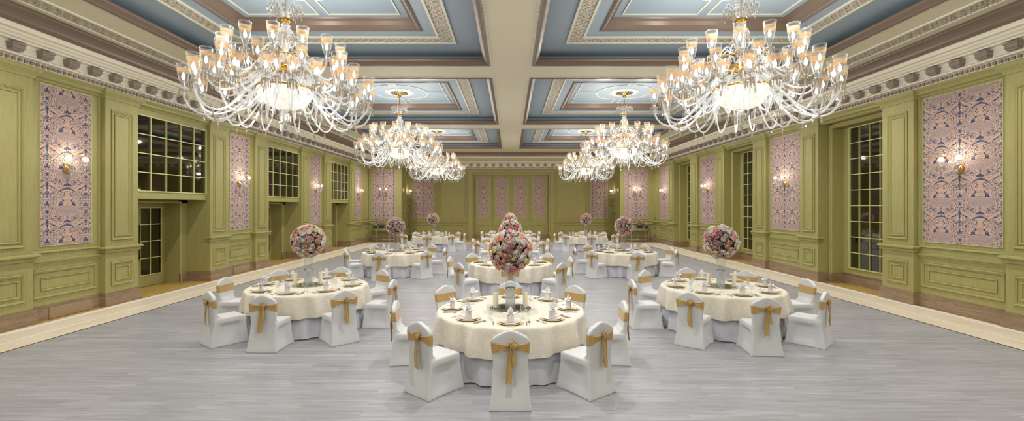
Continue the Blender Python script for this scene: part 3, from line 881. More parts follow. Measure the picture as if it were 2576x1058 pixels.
def sash_mesh():
    mb = MB(); NR = 13; NT_ = 72
    vs = []; fs = []; uv = []
    for i in range(NT_):
        a = 2*pi*i/NT_
        # parametrise the loop: superellipse round the back slab
        ca, sa = cos(a), sin(a)
        ex = .34
        px = math.copysign(abs(ca)**ex, ca); py = math.copysign(abs(sa)**ex, sa)
        rear = py < 0
        for j in range(NR):
            v = j/(NR-1) - .5
            near = max(0.0, 1 - abs(px*.225 - .015)/.20) if rear and abs(px) < 1.0 else 0.0
            near = near**.8 if rear else 0
            h = .136*(1-near) + .036*near
            z = .726 + v*h + (.018 if rear else 0)*near
            hw = hwid(.726+v*.136) + .002
            th = .037
            yc = yrear(z) + .030
            pl = .0065*sin(v*2*pi*3.5)*(min(1, near*2+.25) if rear else .08)
            vs.append((px*(hw+pl*.3), yc + py*(th + pl + .006*near), z))
    for i in range(NT_):
        i2 = (i+1) % NT_
        for j in range(NR-1): fs.append((i*NR+j, i2*NR+j, i2*NR+j+1, i*NR+j+1))
    mb.add(vs, fs, 0, True)
    return mb.mesh('sash', M['satin'])
def ribbon(mb, path, w0, w1, fold, seed):
    """hanging satin tail: path of (x,y,z), folded across its width"""
    rnd = random.Random(seed); n = 9; vs = []; fs = []
    for i, p in enumerate(path):
        t = i/(len(path)-1); w = w0 + (w1-w0)*min(1, t*1.8)
        for side in (0, 1):
            for k in range(n):
                u = k/(n-1) - .5
                y = p[1] + fold*(.4+.6*(1-t))*cos(u*2*pi*1.5 + seed) + (0 if side == 0 else -.003)
                vs.append((p[0] + u*w, y, p[2] + (.008*sin(u*5+seed) if t > .99 else 0)))
    m = 2*n
    for i in range(len(path)-1):
        for side in (0, 1):
            for k in range(n-1):
                a = i*m+side*n+k; fs.append((a, a+1, a+1+m, a+m))
        for k in (0, n-1): fs.append((i*m+k, i*m+n+k, (i+1)*m+n+k, (i+1)*m+k))
    mb.add(vs, fs, 0, True)
def knot_mesh():
    mb = MB(); c = (.015, yrear(.76)-.030, .765)
    for k in range(7):      # rosette of small loops
        a = 2*pi*k/7 + .4; r = .026
        cx, cz = c[0]+.008+r*cos(a), c[2]+.012+r*sin(a)
        pts = [(cx+.018*cos(b), c[1]-.012+.010*sin(b+a), cz+.018*sin(b)) for b in [2*pi*j/8 for j in range(9)]]
        mb.tube(pts, [.009+.003*sin(j*1.7+k) for j in range(9)], 6)
    mb.ball(c, .026, 10, 8, 0, 1.25)
    mb.tube([(c[0]-.02, c[1]+.01, c[2]-.04), (c[0]-.005, c[1]-.012, c[2]-.01), (c[0]+.025, c[1]-.012, c[2]+.02), (c[0]+.03, c[1]+.01, c[2]+.04)], [.012,.018,.016,.010], 8)
    return mb.mesh('sash_knot', M['satin'])
def tail_mesh(x, z1, w, seed, dx):
    mb = MB(); y0 = yrear(.74)-.038
    path = [(x+dx*(t*.6+.4*t*t), y0 - .006*sin(t*7+seed) - .004*t, .765 + (z1-.765)*t) for t in [i/10 for i in range(11)]]
    ribbon(mb, path, .022, w, .011, seed)
    return mb.mesh('sash_tail', M['satin'])
cover_me = chair_cover_mesh()
sash_me, knot_me = sash_mesh(), knot_mesh()
TAILS = [(tail_mesh(-.005, .33, .072, 1, -.02), tail_mesh(.03, .52, .045, 2, .015)),
         (tail_mesh(.0, .36, .066, 3, .03), tail_mesh(.03, .42, .055, 4, -.03)),
         (tail_mesh(.02, .31, .075, 5, .0), tail_mesh(-.01, .47, .05, 6, -.03))]
def make_chair(loc, rotz, label, var):
    e = empty('banquet_chair', loc, rotz)
    tag(e, label, 'chair', 'covered banquet chairs round the tables')
    link('chair_cover', cover_me, e)
    s = link('sash', sash_me, e); s['label'] = 'gold satin sash'
    link('sash_knot', knot_me, s)
    for t in TAILS[var % 3]: link('sash_tail', t, s)
    return e
# ---------------------------------------------------------------- table things
ZT = .79
def fold_r(a, ph, amp):
    return amp*(.7*sin(15*a+ph+.8*sin(3*a)) + .35*sin(27*a+2.3*ph) + .4*sin(6*a+ph*1.7))
def cloth_mesh(ph):
    mb = MB(); n = 200; prof = [(.0001, 0), (.3,0), (.6,0), (.9, 0), (1.08, 0), (1.115, -.003), (1.135, -.012), (1.147, -.03), (1.152, -.06), (1.156, -.11), (1.16, -.18), (1.165, -.25), (1.17, -.32), (1.175, -.375), (1.176, -.405)]
    vs = []; fs = []; uv = []
    L = 0; pr = 0; pz = 0
    for j, (r, z) in enumerate(prof):
        L += math.hypot(r-pr, z-pz); pr, pz = r, z
        amp = .052*min(1, max(0, (-z-.01)/.26))**.8
        for k in range(n):
            a = 2*pi*k/n
            rr = r + fold_r(a, ph, amp)
            zz = z + (.012*sin(5*a+ph) + .008*sin(11*a) if z < -.37 else .010*sin(5*a+ph)*(-z/.4))
            vs.append((rr*cos(a), rr*sin(a), ZT+zz))
            if r < 1.1: uv.append((r*cos(a)+5, r*sin(a)+5))
            else: uv.append((a*1.16+9, L+9))
    for j in range(len(prof)-1):
        for k in range(n):
            k2 = (k+1) % n; fs.append((j*n+k, j*n+k2, (j+1)*n+k2, (j+1)*n+k))
    mb.add(vs, fs, 0, True, uv)
    return mb.mesh('tablecloth', M['cloth'])
def skirt_mesh(ph):
    mb = MB(); n = 220; vs = []; fs = []
    prof = [(1.04, .765), (1.06, .755), (1.065, .6), (1.07, .42), (1.10, .3), (1.125, .15), (1.14, .012)]
    for r, z in prof:
        amp = .062*max(0, .48-z)/.48
        for k in range(n):
            a = 2*pi*k/n; q = .5*sin(17*a+ph)+.5*sin(26*a+ph*2)+.4*sin(9*a)
            rr = r + amp*(q if q > -.4 else -.4)
            vs.append((rr*cos(a), rr*sin(a), z + (.004*sin(9*a) if z < .1 else 0)))
    for j in range(len(prof)-1):
        for k in range(n):
            k2 = (k+1) % n; fs.append((j*n+k, j*n+k2, (j+1)*n+k2, (j+1)*n+k))
    mb.add(vs, fs, 0, True)
    return mb.mesh('table_underskirt', M['skirt'])
cloths = [cloth_mesh(p) for p in (.3, 1.9, 3.7, 5.2)]; skirts = [skirt_mesh(p) for p in (.6, 2.2, 4.1)]
top_me = MB().cyl(1.075, .735, .762, 48).mesh('tabletop', plain('plywood_tabletop', '#8b6a45'))
leg_me = MB().tube([(.7,0,0),(.62,0,.735)], .018, 8).mesh('leg', M['silver'])
# place setting meshes (origin on the cloth)
ch = MB(); ch.lathe([(.09,.001),(.155,.004),(.165,.012),(.166,.014)], 40, mi=1); ch.lathe([(.166,.014),(.160,.0155),(.135,.0125)], 40, mi=0); ch.lathe([(.135,.0125),(.001,.0125)], 40, mi=0)
charger_me = ch.mesh('charger_plate', [M['gold'], M['charger']])
mat_me = MB().lathe([(.0001,.0018),(.19,.0018),(.192,.0005)], 40).mesh('round_placemat', plain('beige_woven_placemat', '#cdbb9a', .7))
pl = MB(); pl.lathe([(.07,.014),(.085,.014),(.125,.021),(.138,.025),(.139,.027)], 36, mi=0); pl.lathe([(.139,.027),(.134,.0268)], 36, mi=0); pl.lathe([(.134,.0268),(.128,.0255)], 36, mi=1); pl.lathe([(.128,.0255),(.090,.019),(.001,.018)], 36, mi=0)
plate_me = pl.mesh('dinner_plate', [M['china'], M['gold']])
def napkin():
    mb = MB()
    n = 20; vs = []; fs = []
    for z, r, w in ((.02,.043,0),(.06,.040,.002),(.10,.037,.003),(.125,.036,.004)):
        for k in range(n):
            a = 2*pi*k/n; rr = r + w*sin(3*a+1)
            vs.append((rr*cos(a), rr*.8*sin(a), z))
    for j in range(3):
        for k in range(n):
            k2 = (k+1) % n; fs.append((j*n+k, j*n+k2, (j+1)*n+k2, (j+1)*n+k))
    mb.add(vs, fs, 1, True)
    # diagonal lapped front
    mb.add([(-.036,-.026,.03),(.004,-.037,.022),(.034,-.028,.05),(.03,-.026,.122),(-.03,-.026,.118)], [(0,1,2,3,4)], 1, True)
    def petal(tip, base, wd, bend, mi, th=.004):
        vs = []; fs = []; N = 7
        b = Vector(base); t = Vector(tip); ax = (t-b)
        side = Vector((0,0,1)).cross(Vector(bend)).normalized() if abs(ax.normalized().z) > .6 else Vector((0,0,1)).cross(ax).normalized()
        for s_ in (0, 1):
            for i in range(N):
                u = i/(N-1); w = wd*sin(pi*min(1, .28+.72*u))**.9 if u < 1 else .001
                c = b + ax*u + Vector(bend)*(sin(pi*u*.5)**2)
                for q in (-1, 0, 1):
                    vs.append(c + side*w*q + Vector(bend).normalized()*(-.012*abs(q)*(1-u) + th*s_))
        for s_ in (0, 1):
            for i in range(N-1):
                for q in range(2):
                    a = s_*N*3+i*3+q; fs.append((a, a+1, a+4, a+3))
        mb.add([tuple(v) for v in vs], fs, mi, True)
    petal((0,.012,.212), (0,0,.10), .040, (0,-.012,0), 0)
    petal((0,-.03,.18), (0,-.01,.11), .030, (0,-.014,0), 0)
    for sx in (-1, 1):
        petal((sx*.105,-.004,.110), (sx*.010,0,.126), .040, (0,0,.022), 0)
    return mb.mesh('folded_napkin', [M['napkin'], M['napkin2']])
napkin_me = napkin()
def fork():
    mb = MB(); mb.tube([(0,-.10,.005),(0,-.02,.004),(0,.03,.008),(0,.05,.008)], [.005,.0035,.0035,.006], 6)
    mb.box(-.011,.011,.05,.062,.006,.009)
    for x in (-.0095,-.003,.0035,.010): mb.box(x-.0015, x+.0015, .06, .10, .006, .009)
    return mb.mesh('fork', M['silver'])
def knife():
    mb = MB(); mb.tube([(0,-.10,.005),(0,-.01,.005)], .0055, 6)
    mb.add([(-.004,-.01,.004),(.006,-.01,.004),(.009,.06,.004),(.004,.115,.004),(-.004,.10,.004),(-.004,-.01,.007),(.004,-.01,.007),(.006,.06,.0055),(.003,.11,.005),(-.003,.10,.006)],
           [(0,1,2,3,4),(5,6,7,8,9),(0,1,6,5),(1,2,7,6),(2,3,8,7),(3,4,9,8),(4,0,5,9)])
    return mb.mesh('knife', M['silver'])
def spoon():
    mb = MB(); mb.tube([(0,-.10,.005),(0,-.02,.004),(0,.045,.008)], [.005,.0032,.0035], 6)
    vs = []; fs = []; n = 14
    for j, q in enumerate((0.02, .55, 1.0)):
        for k in range(n):
            a = 2*pi*k/n; vs.append((.019*q*cos(a), .072+.028*q*sin(a), .004+.007*q*q))
    for j in range(2):
        for k in range(n):
            k2 = (k+1) % n; fs.append((j*n+k, j*n+k2, (j+1)*n+k2, (j+1)*n+k))
    mb.add(vs, fs, 0, True)
    return mb.mesh('spoon', M['silver'])
fork_me, knife_me, spoon_me = fork(), knife(), spoon()
goblet_me = MB().lathe([(.036,0),(.034,.002),(.006,.008),(.0045,.03),(.0045,.085),(.012,.095),(.032,.112),(.040,.135),(.040,.155),(.034,.195)], 20).mesh('wine_goblet', M['stemglass'])
flute_me = MB().lathe([(.030,0),(.028,.002),(.005,.007),(.004,.03),(.0045,.062),(.016,.072),(.027,.095),(.030,.12),(.027,.155)], 20).mesh('water_glass', M['stemglass'])
# centrepiece
disc_me = MB().cyl(.32, .0, .012, 64).mesh('mirror_disc', M['mirror'])
def candle_holder():
    mb = MB(); mb.lathe([(.0001,.004),(.052,.004),(.055,.0),(.056,.01),(.056,.36)], 28)
    return mb.mesh('glass_sleeve', M['sleeve'])
sleeve_me = candle_holder()
candle_me = MB().cyl(.036, .012, .245, 24).mesh('pillar_candle', M['wax'])
wick_me = MB().cyl(.0015, .245, .257, 6).mesh('wick', M['bronze'])
vase_me = MB().lathe([(.0001,.006),(.076,.006),(.079,.0),(.080,.01),(.080,.60)], 36).mesh('glass_cylinder', M['glass'])
gel_me = MB().cyl(.073, .015, .30, 30).mesh('water_gel', M['gel'])
stone_me = MB().lathe([(.082,.29),(.086,.30),(.086,.31),(.081,.318)], 30).mesh('vase_collar', M['silver'])
# roses
def rose_geo(mb, rnd, P=None, mi=0, k_=1.0, nu=4, nt=5):
    """globular bloom of overlapping cupped petals; P maps local points"""
    P = P or (lambda p: p)
    layers = [(3, .013, .047, 0), (4, .024, .049, .000), (5, .034, .046, .003), (5, .043, .038, .010)]
    for li, (n, r, h, fl) in enumerate(layers):
        for k in range(n):
            a = 2*pi*(k + .5*(li % 2) + rnd.uniform(-.12,.12))/n
            W = pi/n*1.4; vs = []; fs = []; hh = h*rnd.uniform(.9, 1.1)
            for i in range(nu):
                u = i/(nu-1)
                for j in range(nt):
                    t = (j/(nt-1)-.5)*2
                    aa = a + t*W*(1 - .2*u*abs(t))
                    rr = r*(.45 + .72*sin(pi*(.15+.62*u))) + fl*u*u*(1+.5*cos(t*2)) + .0025*t
                    z = hh*u*(1-.16*t*t)
                    vs.append(P((rr*cos(aa)*k_, rr*sin(aa)*k_, z*k_)))
            for i in range(nu-1):
                for j in range(nt-1):
                    q = i*nt+j; fs.append((q, q+1, q+nt+1, q+nt))
            mb.add(vs, fs, mi, True)
def rose_mesh(col, seed):
    rnd = random.Random(seed); mb = MB()
    rose_geo(mb, rnd); mb.ball((0,0,.022), .019, 8, 6, 0, 1.35)
    return mb.mesh('rose', ROSE[col])
RM = {c: [rose_mesh(c, i) for i in range(2)] for c in ROSE}
def filler_mesh(R, seed, n1=520, n2=520, n3=220, n4=170):
    """leaves, sprigs, florets and small buds between the blooms"""
    rnd = random.Random(seed); mb = MB()
    mb.ball((0,0,0), R*.80, 20, 14, 0)
    def onb():
        z = rnd.uniform(-1, 1); a = rnd.uniform(0, 2*pi); s_ = sqrt(1-z*z)
        return Vector((s_*cos(a), s_*sin(a), z))
    for k in range(n1+n3):
        d = onb(); t = d.cross(onb()).normalized(); b = d.cross(t)
        L = rnd.uniform(.04, .065); p = d*R*rnd.uniform(.82, .93); w = L*.36
        e = (t*.9 + d*.42).normalized()
        mb.add([p, p+e*L*.5+b*w, p+e*L, p+e*L*.5-b*w], [(0,1,2,3)], 0 if k < n1 else 1, True)
    for k in range(n2):
        d = onb(); p = d*R*rnd.uniform(.93, 1.07); s_ = rnd.uniform(.006, .011)
        t = d.cross(onb()).normalized(); b = d.cross(t)
        mb.add([p+t*s_, p+b*s_, p-t*s_, p-b*s_, p+d*s_*.8], [(0,1,4),(1,2,4),(2,3,4),(3,0,4)], 2, True)
    for k in range(n4):
        d = onb(); q = d.to_track_quat('Z', 'Y'); o = d*R*rnd.uniform(.86, .95)
        rose_geo(mb, rnd, lambda p: q @ Vector(p) + o, 3 + k % 5, rnd.uniform(.52, .82), 3, 3)
    return mb.mesh('leaves_and_sprigs', [M['leaf'], M['leaf2'], M['filler'], ROSE['blush'], ROSE['white'], ROSE['peach'], ROSE['white'], ROSE['mauve']])
FIL = [filler_mesh(.32, s) for s in (1, 2, 3)]
PAL = {'vivid': ['white']*28+['blush']*16+['pink']*22+['peach']*18+['yellow']*10+['mauve']*6,
       'soft': ['white']*34+['blush']*20+['pink']*8+['peach']*18+['yellow']*14+['mauve']*6,
       'rosy': ['white']*24+['blush']*26+['pink']*14+['peach']*16+['yellow']*6+['mauve']*14}
def flower_ball(root, R, zc, pal, seed, n=100, size=1.0):
    rnd = random.Random(seed)
    fm = link('leaves_and_sprigs', FIL[seed % 3], root, (0,0,zc)); fm.scale = (R/.32,)*3
    fm.rotation_euler = (rnd.uniform(0,6),)*3; fm['kind'] = 'stuff'
    ga = pi*(3-sqrt(5))
    for i in range(n):
        z = 1 - 2*(i+.5)/n; r = sqrt(1-z*z); a = i*ga + rnd.uniform(-.12,.12) + seed
        d = Vector((r*cos(a), r*sin(a), z + rnd.uniform(-.04,.04))).normalized()
        c = rnd.choice(PAL[pal])
        o = link('rose', rnd.choice(RM[c]), root, d*R*rnd.uniform(.86,.97) + Vector((0,0,zc)))
        o.rotation_mode = 'QUATERNION'
        o.rotation_quaternion = d.to_track_quat('Z', 'Y')
        s_ = rnd.uniform(.72, 1.0)*size*(1.12 if c == 'white' else 1.0)
        o.scale = (s_, s_, s_)
# ---------------------------------------------------------------- the ten tables
TABLES = [  # name, x, y, chair angles (0 = camera side, positive = anticlockwise seen from above toward the left), palette
    ('front central table', 0.0, 7.10, [0, 40, 87, 137, 180, -137, -87, -40], 'vivid'),
    ('second central table', 0.0, 12.95, [0, 50, 99, 137, 180, -138, -98, -50], 'vivid'),
    ('third central table', 0.0, 20.5, [3, 55, 105, 140, 180, -142, -103, -52], 'soft'),
    ('rearmost central table', 0.0, 26.6, [0, 48, 104, 140, 180, -140, -104, -48], 'soft'),
    ('front left table', -4.10, 9.20, [-1.5, 37, 94, 136, 180, -141, -86, -43], 'soft'),
    ('middle left table', -4.10, 16.2, [3, 52, 92, 138, 182, -144, -90, -48], 'rosy'),
    ('rear left table', -4.30, 25.2, [0, 47, 92, 135, 180, -135, -86, -43], 'soft'),
    ('front right table', 4.20, 9.05, [3, 41, 90, 141, 180, -138, -92, -42], 'vivid'),
    ('middle right table', 4.08, 16.3, [0, 50, 90, 143, 180, -140, -99, -62], 'rosy'),
    ('rear right table', 4.20, 25.2, [0, 46, 86, 135, 180, -135, -90, -45], 'rosy')]
SEAT = ['camera side', 'front-left', 'left side', 'rear-left', 'far side', 'rear-right', 'right side', 'front-right']
rc = random.Random(11)
for ti, (tn, tx, ty, angs, pal) in enumerate(TABLES):
    t = empty('round_table', (tx, ty, 0)); tag(t, 'round banquet table beneath cream damask, the %s' % tn, 'table', 'round banquet tables')
    link('tabletop', top_me, t)
    for k in range(4): link('leg', leg_me, t, (0,0,0), pi/4+k*pi/2)
    c = link('tablecloth', cloths[ti % 4], None, (tx, ty, 0), 1.3*ti); tag(c, 'cream scroll damask cloth draped over the %s' % tn, 'tablecloth', 'cream damask cloths')
    c = link('table_underskirt', skirts[ti % 3], None, (tx, ty, 0), .7*ti); tag(c, 'silvery white floor-length undercloth of the %s' % tn, 'tablecloth', 'silvery undercloths')
    for k, a in enumerate(angs):
        # direction from table centre to seat; 0 = toward the viewer (-Y), positive to the left
        A = math.radians(a); ux, uy = -sin(A), -cos(A)
        rz = atan2(-uy, -ux) - pi/2
        rho = 1.52 + rc.uniform(-.015, .025)
        make_chair((tx+ux*rho, ty+uy*rho, 0), rz + rc.uniform(-.04, .04), 'white covered chair with gold sash at the %s of the %s' % (SEAT[k], tn), ti*3+k)
    for k in range(8):
        a = (0, 41, 88, 135, 180, -135, -88, -41)[k]
        if ti != 0: a = (angs[k]*.6 + (0, 45, 90, 135, 180, -135, -90, -45)[k]*.4)
        A = math.radians(a); ux, uy = -sin(A), -cos(A); rx, ry = uy*-1, ux   # right-hand direction of the diner
        rz = atan2(-uy, -ux) - pi/2
        rx, ry = cos(rz), sin(rz)
        def put(nm, me, rho, side, z=0.0, extra=0.0):
            return link(nm, me, None, (tx+ux*rho+rx*side, ty+uy*rho+ry*side, ZT+.001+z), rz+extra)
        pla = '%s place of the %s' % (SEAT[k], tn)
        tag(put('round_placemat', mat_me, .90, 0), 'round beige placemat at the %s' % pla, 'placemat', 'beige placemats')
        tag(put('charger_plate', charger_me, .90, 0, .002), 'gold charger plate at the %s' % pla, 'plate', 'gold charger plates')
        tag(put('dinner_plate', plate_me, .90, 0, .002), 'white gold-lined dinner plate at the %s' % pla, 'plate', 'white dinner plates')
        nk = put('folded_napkin', napkin_me, .90, 0, .003, rc.uniform(-.3,.3)); nk.scale = (1.15, 1.15, 1.08)
        tag(nk, 'white winged napkin standing at the %s' % pla, 'napkin', 'standing folded napkins')
        tag(put('fork', fork_me, .92, -.235, 0, rc.uniform(-.08,.08)), 'silver fork left of the plate at the %s' % pla, 'fork', 'silver forks')
        tag(put('knife', knife_me, .92, .222, 0, rc.uniform(-.06,.06)), 'silver knife right of the plate at the %s' % pla, 'knife', 'silver knives')
        tag(put('spoon', spoon_me, .92, .258, 0, rc.uniform(-.06,.06)), 'silver spoon right of the plate at the %s' % pla, 'spoon', 'silver spoons')
        tag(put('wine_goblet', goblet_me, .66, .20+rc.uniform(-.03,.03)), 'tall stemmed wine goblet at the %s' % pla, 'glass', 'stemmed wine goblets')
        tag(put('water_glass', flute_me, .72, .27+rc.uniform(-.02,.02)), 'small stemmed water glass at the %s' % pla, 'glass', 'small stemmed water glasses')
    d = link('mirror_disc', disc_me, None, (tx, ty, ZT+.001)); tag(d, 'round mirror under the centrepiece of the %s' % tn, 'mirror', 'centrepiece mirrors')
    ca = (0.05, .2, .1, 0, .3, .2, .1, -.25, -.2, .1)[ti]
    for sgn, nm in ((-1, 'left'), (1, 'right')):
        e = empty('candle_in_glass', (tx+sgn*.235*cos(ca), ty+sgn*.235*sin(ca)-.02, ZT+.013)); tag(e, 'ivory candle in glass sleeve, %s of the vase on the %s' % (nm, tn), 'candle', 'pillar candles in glass sleeves')
        link('glass_sleeve', sleeve_me, e); cd = link('pillar_candle', candle_me, e); link('wick', wick_me, cd)
    v = empty('cylinder_vase', (tx, ty, ZT+.013)); tag(v, 'clear cylinder vase under the flower ball of the %s' % tn, 'vase', 'tall cylinder vases')
    link('glass_cylinder', vase_me, v); link('water_gel', gel_me, v); link('vase_collar', stone_me, v)
    fb = empty('flower_ball', (tx, ty, ZT+.013+.60)); tag(fb, '%s ball of roses on the vase of the %s' % ({'vivid':'pink, peach and white','soft':'pale cream and peach','rosy':'blush and white'}[pal], tn), 'flowers', 'flower ball centrepieces')
    flower_ball(fb, .325, .285, pal, 31+ti)
# ---------------------------------------------------------------- console tables with flowers
def console(cx, cy, side):
    e = empty('console_table', (cx, cy, 0)); tag(e, 'silver half-moon console table against the back wall, %s' % side, 'table', 'silver console tables')
    tp = MB(); n = 24
    hw, dp = .90, .46
    out = [(-hw, .0)] + [(-hw*cos(pi*k/n), -dp*sin(pi*k/n)**.6) for k in range(1, n)] + [(hw, 0)]
    def slab(z0, z1, sc):
        m = len(out); vs = [(x*sc, y*sc, z0) for x, y in out] + [(x*sc, y*sc, z1) for x, y in out]
        tp.add(vs, [tuple(range(m-1,-1,-1)), tuple(range(m, 2*m))] + [(i, (i+1) % m, m+(i+1) % m, m+i) for i in range(m)])
    slab(.90, .93, 1.0); slab(.885, .90, .98)
    tp.build('tabletop', M['silverleaf'], e)
    ap = MB()
    m = len(out); vs = []
    for z in (.80, .885):
        for x, y in out: vs.append((x*.93, y*.93-.01, z))
    ap.add(vs, [(i, i+1, m+i+1, m+i) for i in range(m-1)]); ap.build('apron', M['silverleaf'], e)
    lg = MB().lathe([(.0001,0),(.018,0),(.026,.03),(.016,.06),(.02,.16),(.024,.30),(.028,.60),(.036,.64),(.024,.66),(.034,.70),(.034,.80),(.03,.885)], 14).mesh('leg', M['silverleaf'])
    lp = [(-.82, -.06), (.82, -.06), (-.46, -.36), (.46, -.36)]
    for x, y in lp: link('leg', lg, e, (x, y, 0))
    sh = MB()
    for a, b in ((0, 2), (2, 3), (3, 1)): sh.tube([(lp[a][0], lp[a][1], .16), (lp[b][0], lp[b][1], .16)], .017, 6)
    sh.lathe([(.0001,.14),(.03,.16),(.012,.20),(.028,.24),(.012,.28),(.0001,.31)], 12, ((lp[2][0]+lp[3][0])/2, lp[2][1], 0))
    sh.build('stretcher', M['silverleaf'], e)
def low_flowers(cx, cy, lab, R, zc, n, bw):
    e = empty('flower_arrangement', (cx, cy, .931)); tag(e, lab, 'flowers', 'flower arrangements on the console tables')
    bx = MB(); bx.box(-bw, bw, -.08, .08, 0, .24); bx.build('green_glass_trough', M['greenglass'], e)
    flower_ball(e, R, zc, 'soft', 5+int(cx*7) % 9, n, .8)
console(-8.60, 30.92, 'left corner'); console(8.62, 30.92, 'right corner')
for sx, nm in ((-1, 'left'), (1, 'right')):
    cx = 8.6*sx
    low_flowers(cx-.55, 30.62, 'low blush flowers in dark trough, left end of the %s console' % nm, .13, .30, 26, .11)
    low_flowers(cx+.02+.12*sx, 30.62, 'larger round bouquet of pale roses in the middle of the %s console' % nm, .21, .40, 44, .16)
    low_flowers(cx+.60, 30.62, 'low blush flowers in dark trough, right end of the %s console' % nm, .13, .30, 26, .11)
LS = 1.0; EXPO = 0.10
# ---------------------------------------------------------------- chandeliers
def shade_mesh(n=16, s=1.0):
    mb = MB()
    P = [(.030,.045),(.034,.07),(.046,.11),(.062,.165),(.074,.22),(.082,.27)]
    Q = [(.082,.27),(.087,.305),(.090,.345)]
    E = [(.090,.345),(.0925,.385),(.094,.41)]
    for pr, mi in ((P, 0), (Q, 1), (E, 0)): mb.lathe([(r*s, z*s) for r, z in pr], n, mi=mi)
    for z, r in ((.395,.0935), (.41,.094)): mb.lathe([(r*s, z*s), ((r+.002)*s, (z+.002)*s), (r*s, (z+.004)*s)], n, mi=2)
    mb.lathe([(.03*s,.045*s),(.024*s,.03*s),(.028*s,.015*s),(.018*s,0)], 10, mi=2)
    return mb.mesh('glass_shade', [M['glass'], M['amber'], M['armglass']])
shade_me = shade_mesh()
def cup_mesh():
    mb = MB()
    mb.lathe([(.012,-.03),(.03,-.02),(.055,-.012),(.072,.0),(.074,.006),(.05,.002),(.016,.004),(.016,.02),(.0001,.02)], 14, mi=0)
    for k in range(9):
        a = 2*pi*k/9; x, y = .066*cos(a), .066*sin(a)
        mb.lathe([(.0001,-.012),(.006,-.02),(.0065,-.085),(.009,-.095),(.0001,-.125)], 4, (x, y, 0), 0, False)
    return mb.mesh('drip_cup', [M['crystal']])
cup_me = cup_mesh()
candle2_me = MB().cyl(.011, .0, .17, 8).mesh('candle_sleeve', M['crystal'])
bulb_me = MB().lathe([(.0001,.165),(.015,.172),(.027,.200),(.024,.235),(.012,.265),(.0001,.29)], 10).mesh('bulb', M['bulb'])
drop_me = MB().lathe([(.0001,.0),(.005,-.01),(.005,-.03),(.016,-.045),(.010,-.06),(.022,-.09),(.014,-.12),(.0001,-.13)], 8, smooth=False).mesh('crystal_drop', M['crystal'])
def arm_mesh(pts, r=.0150):
    P = spline([(a, 0, b) for a, b in pts], 4)
    return MB().tube(P, r, 8).mesh('glass_arm', M['armglass'])
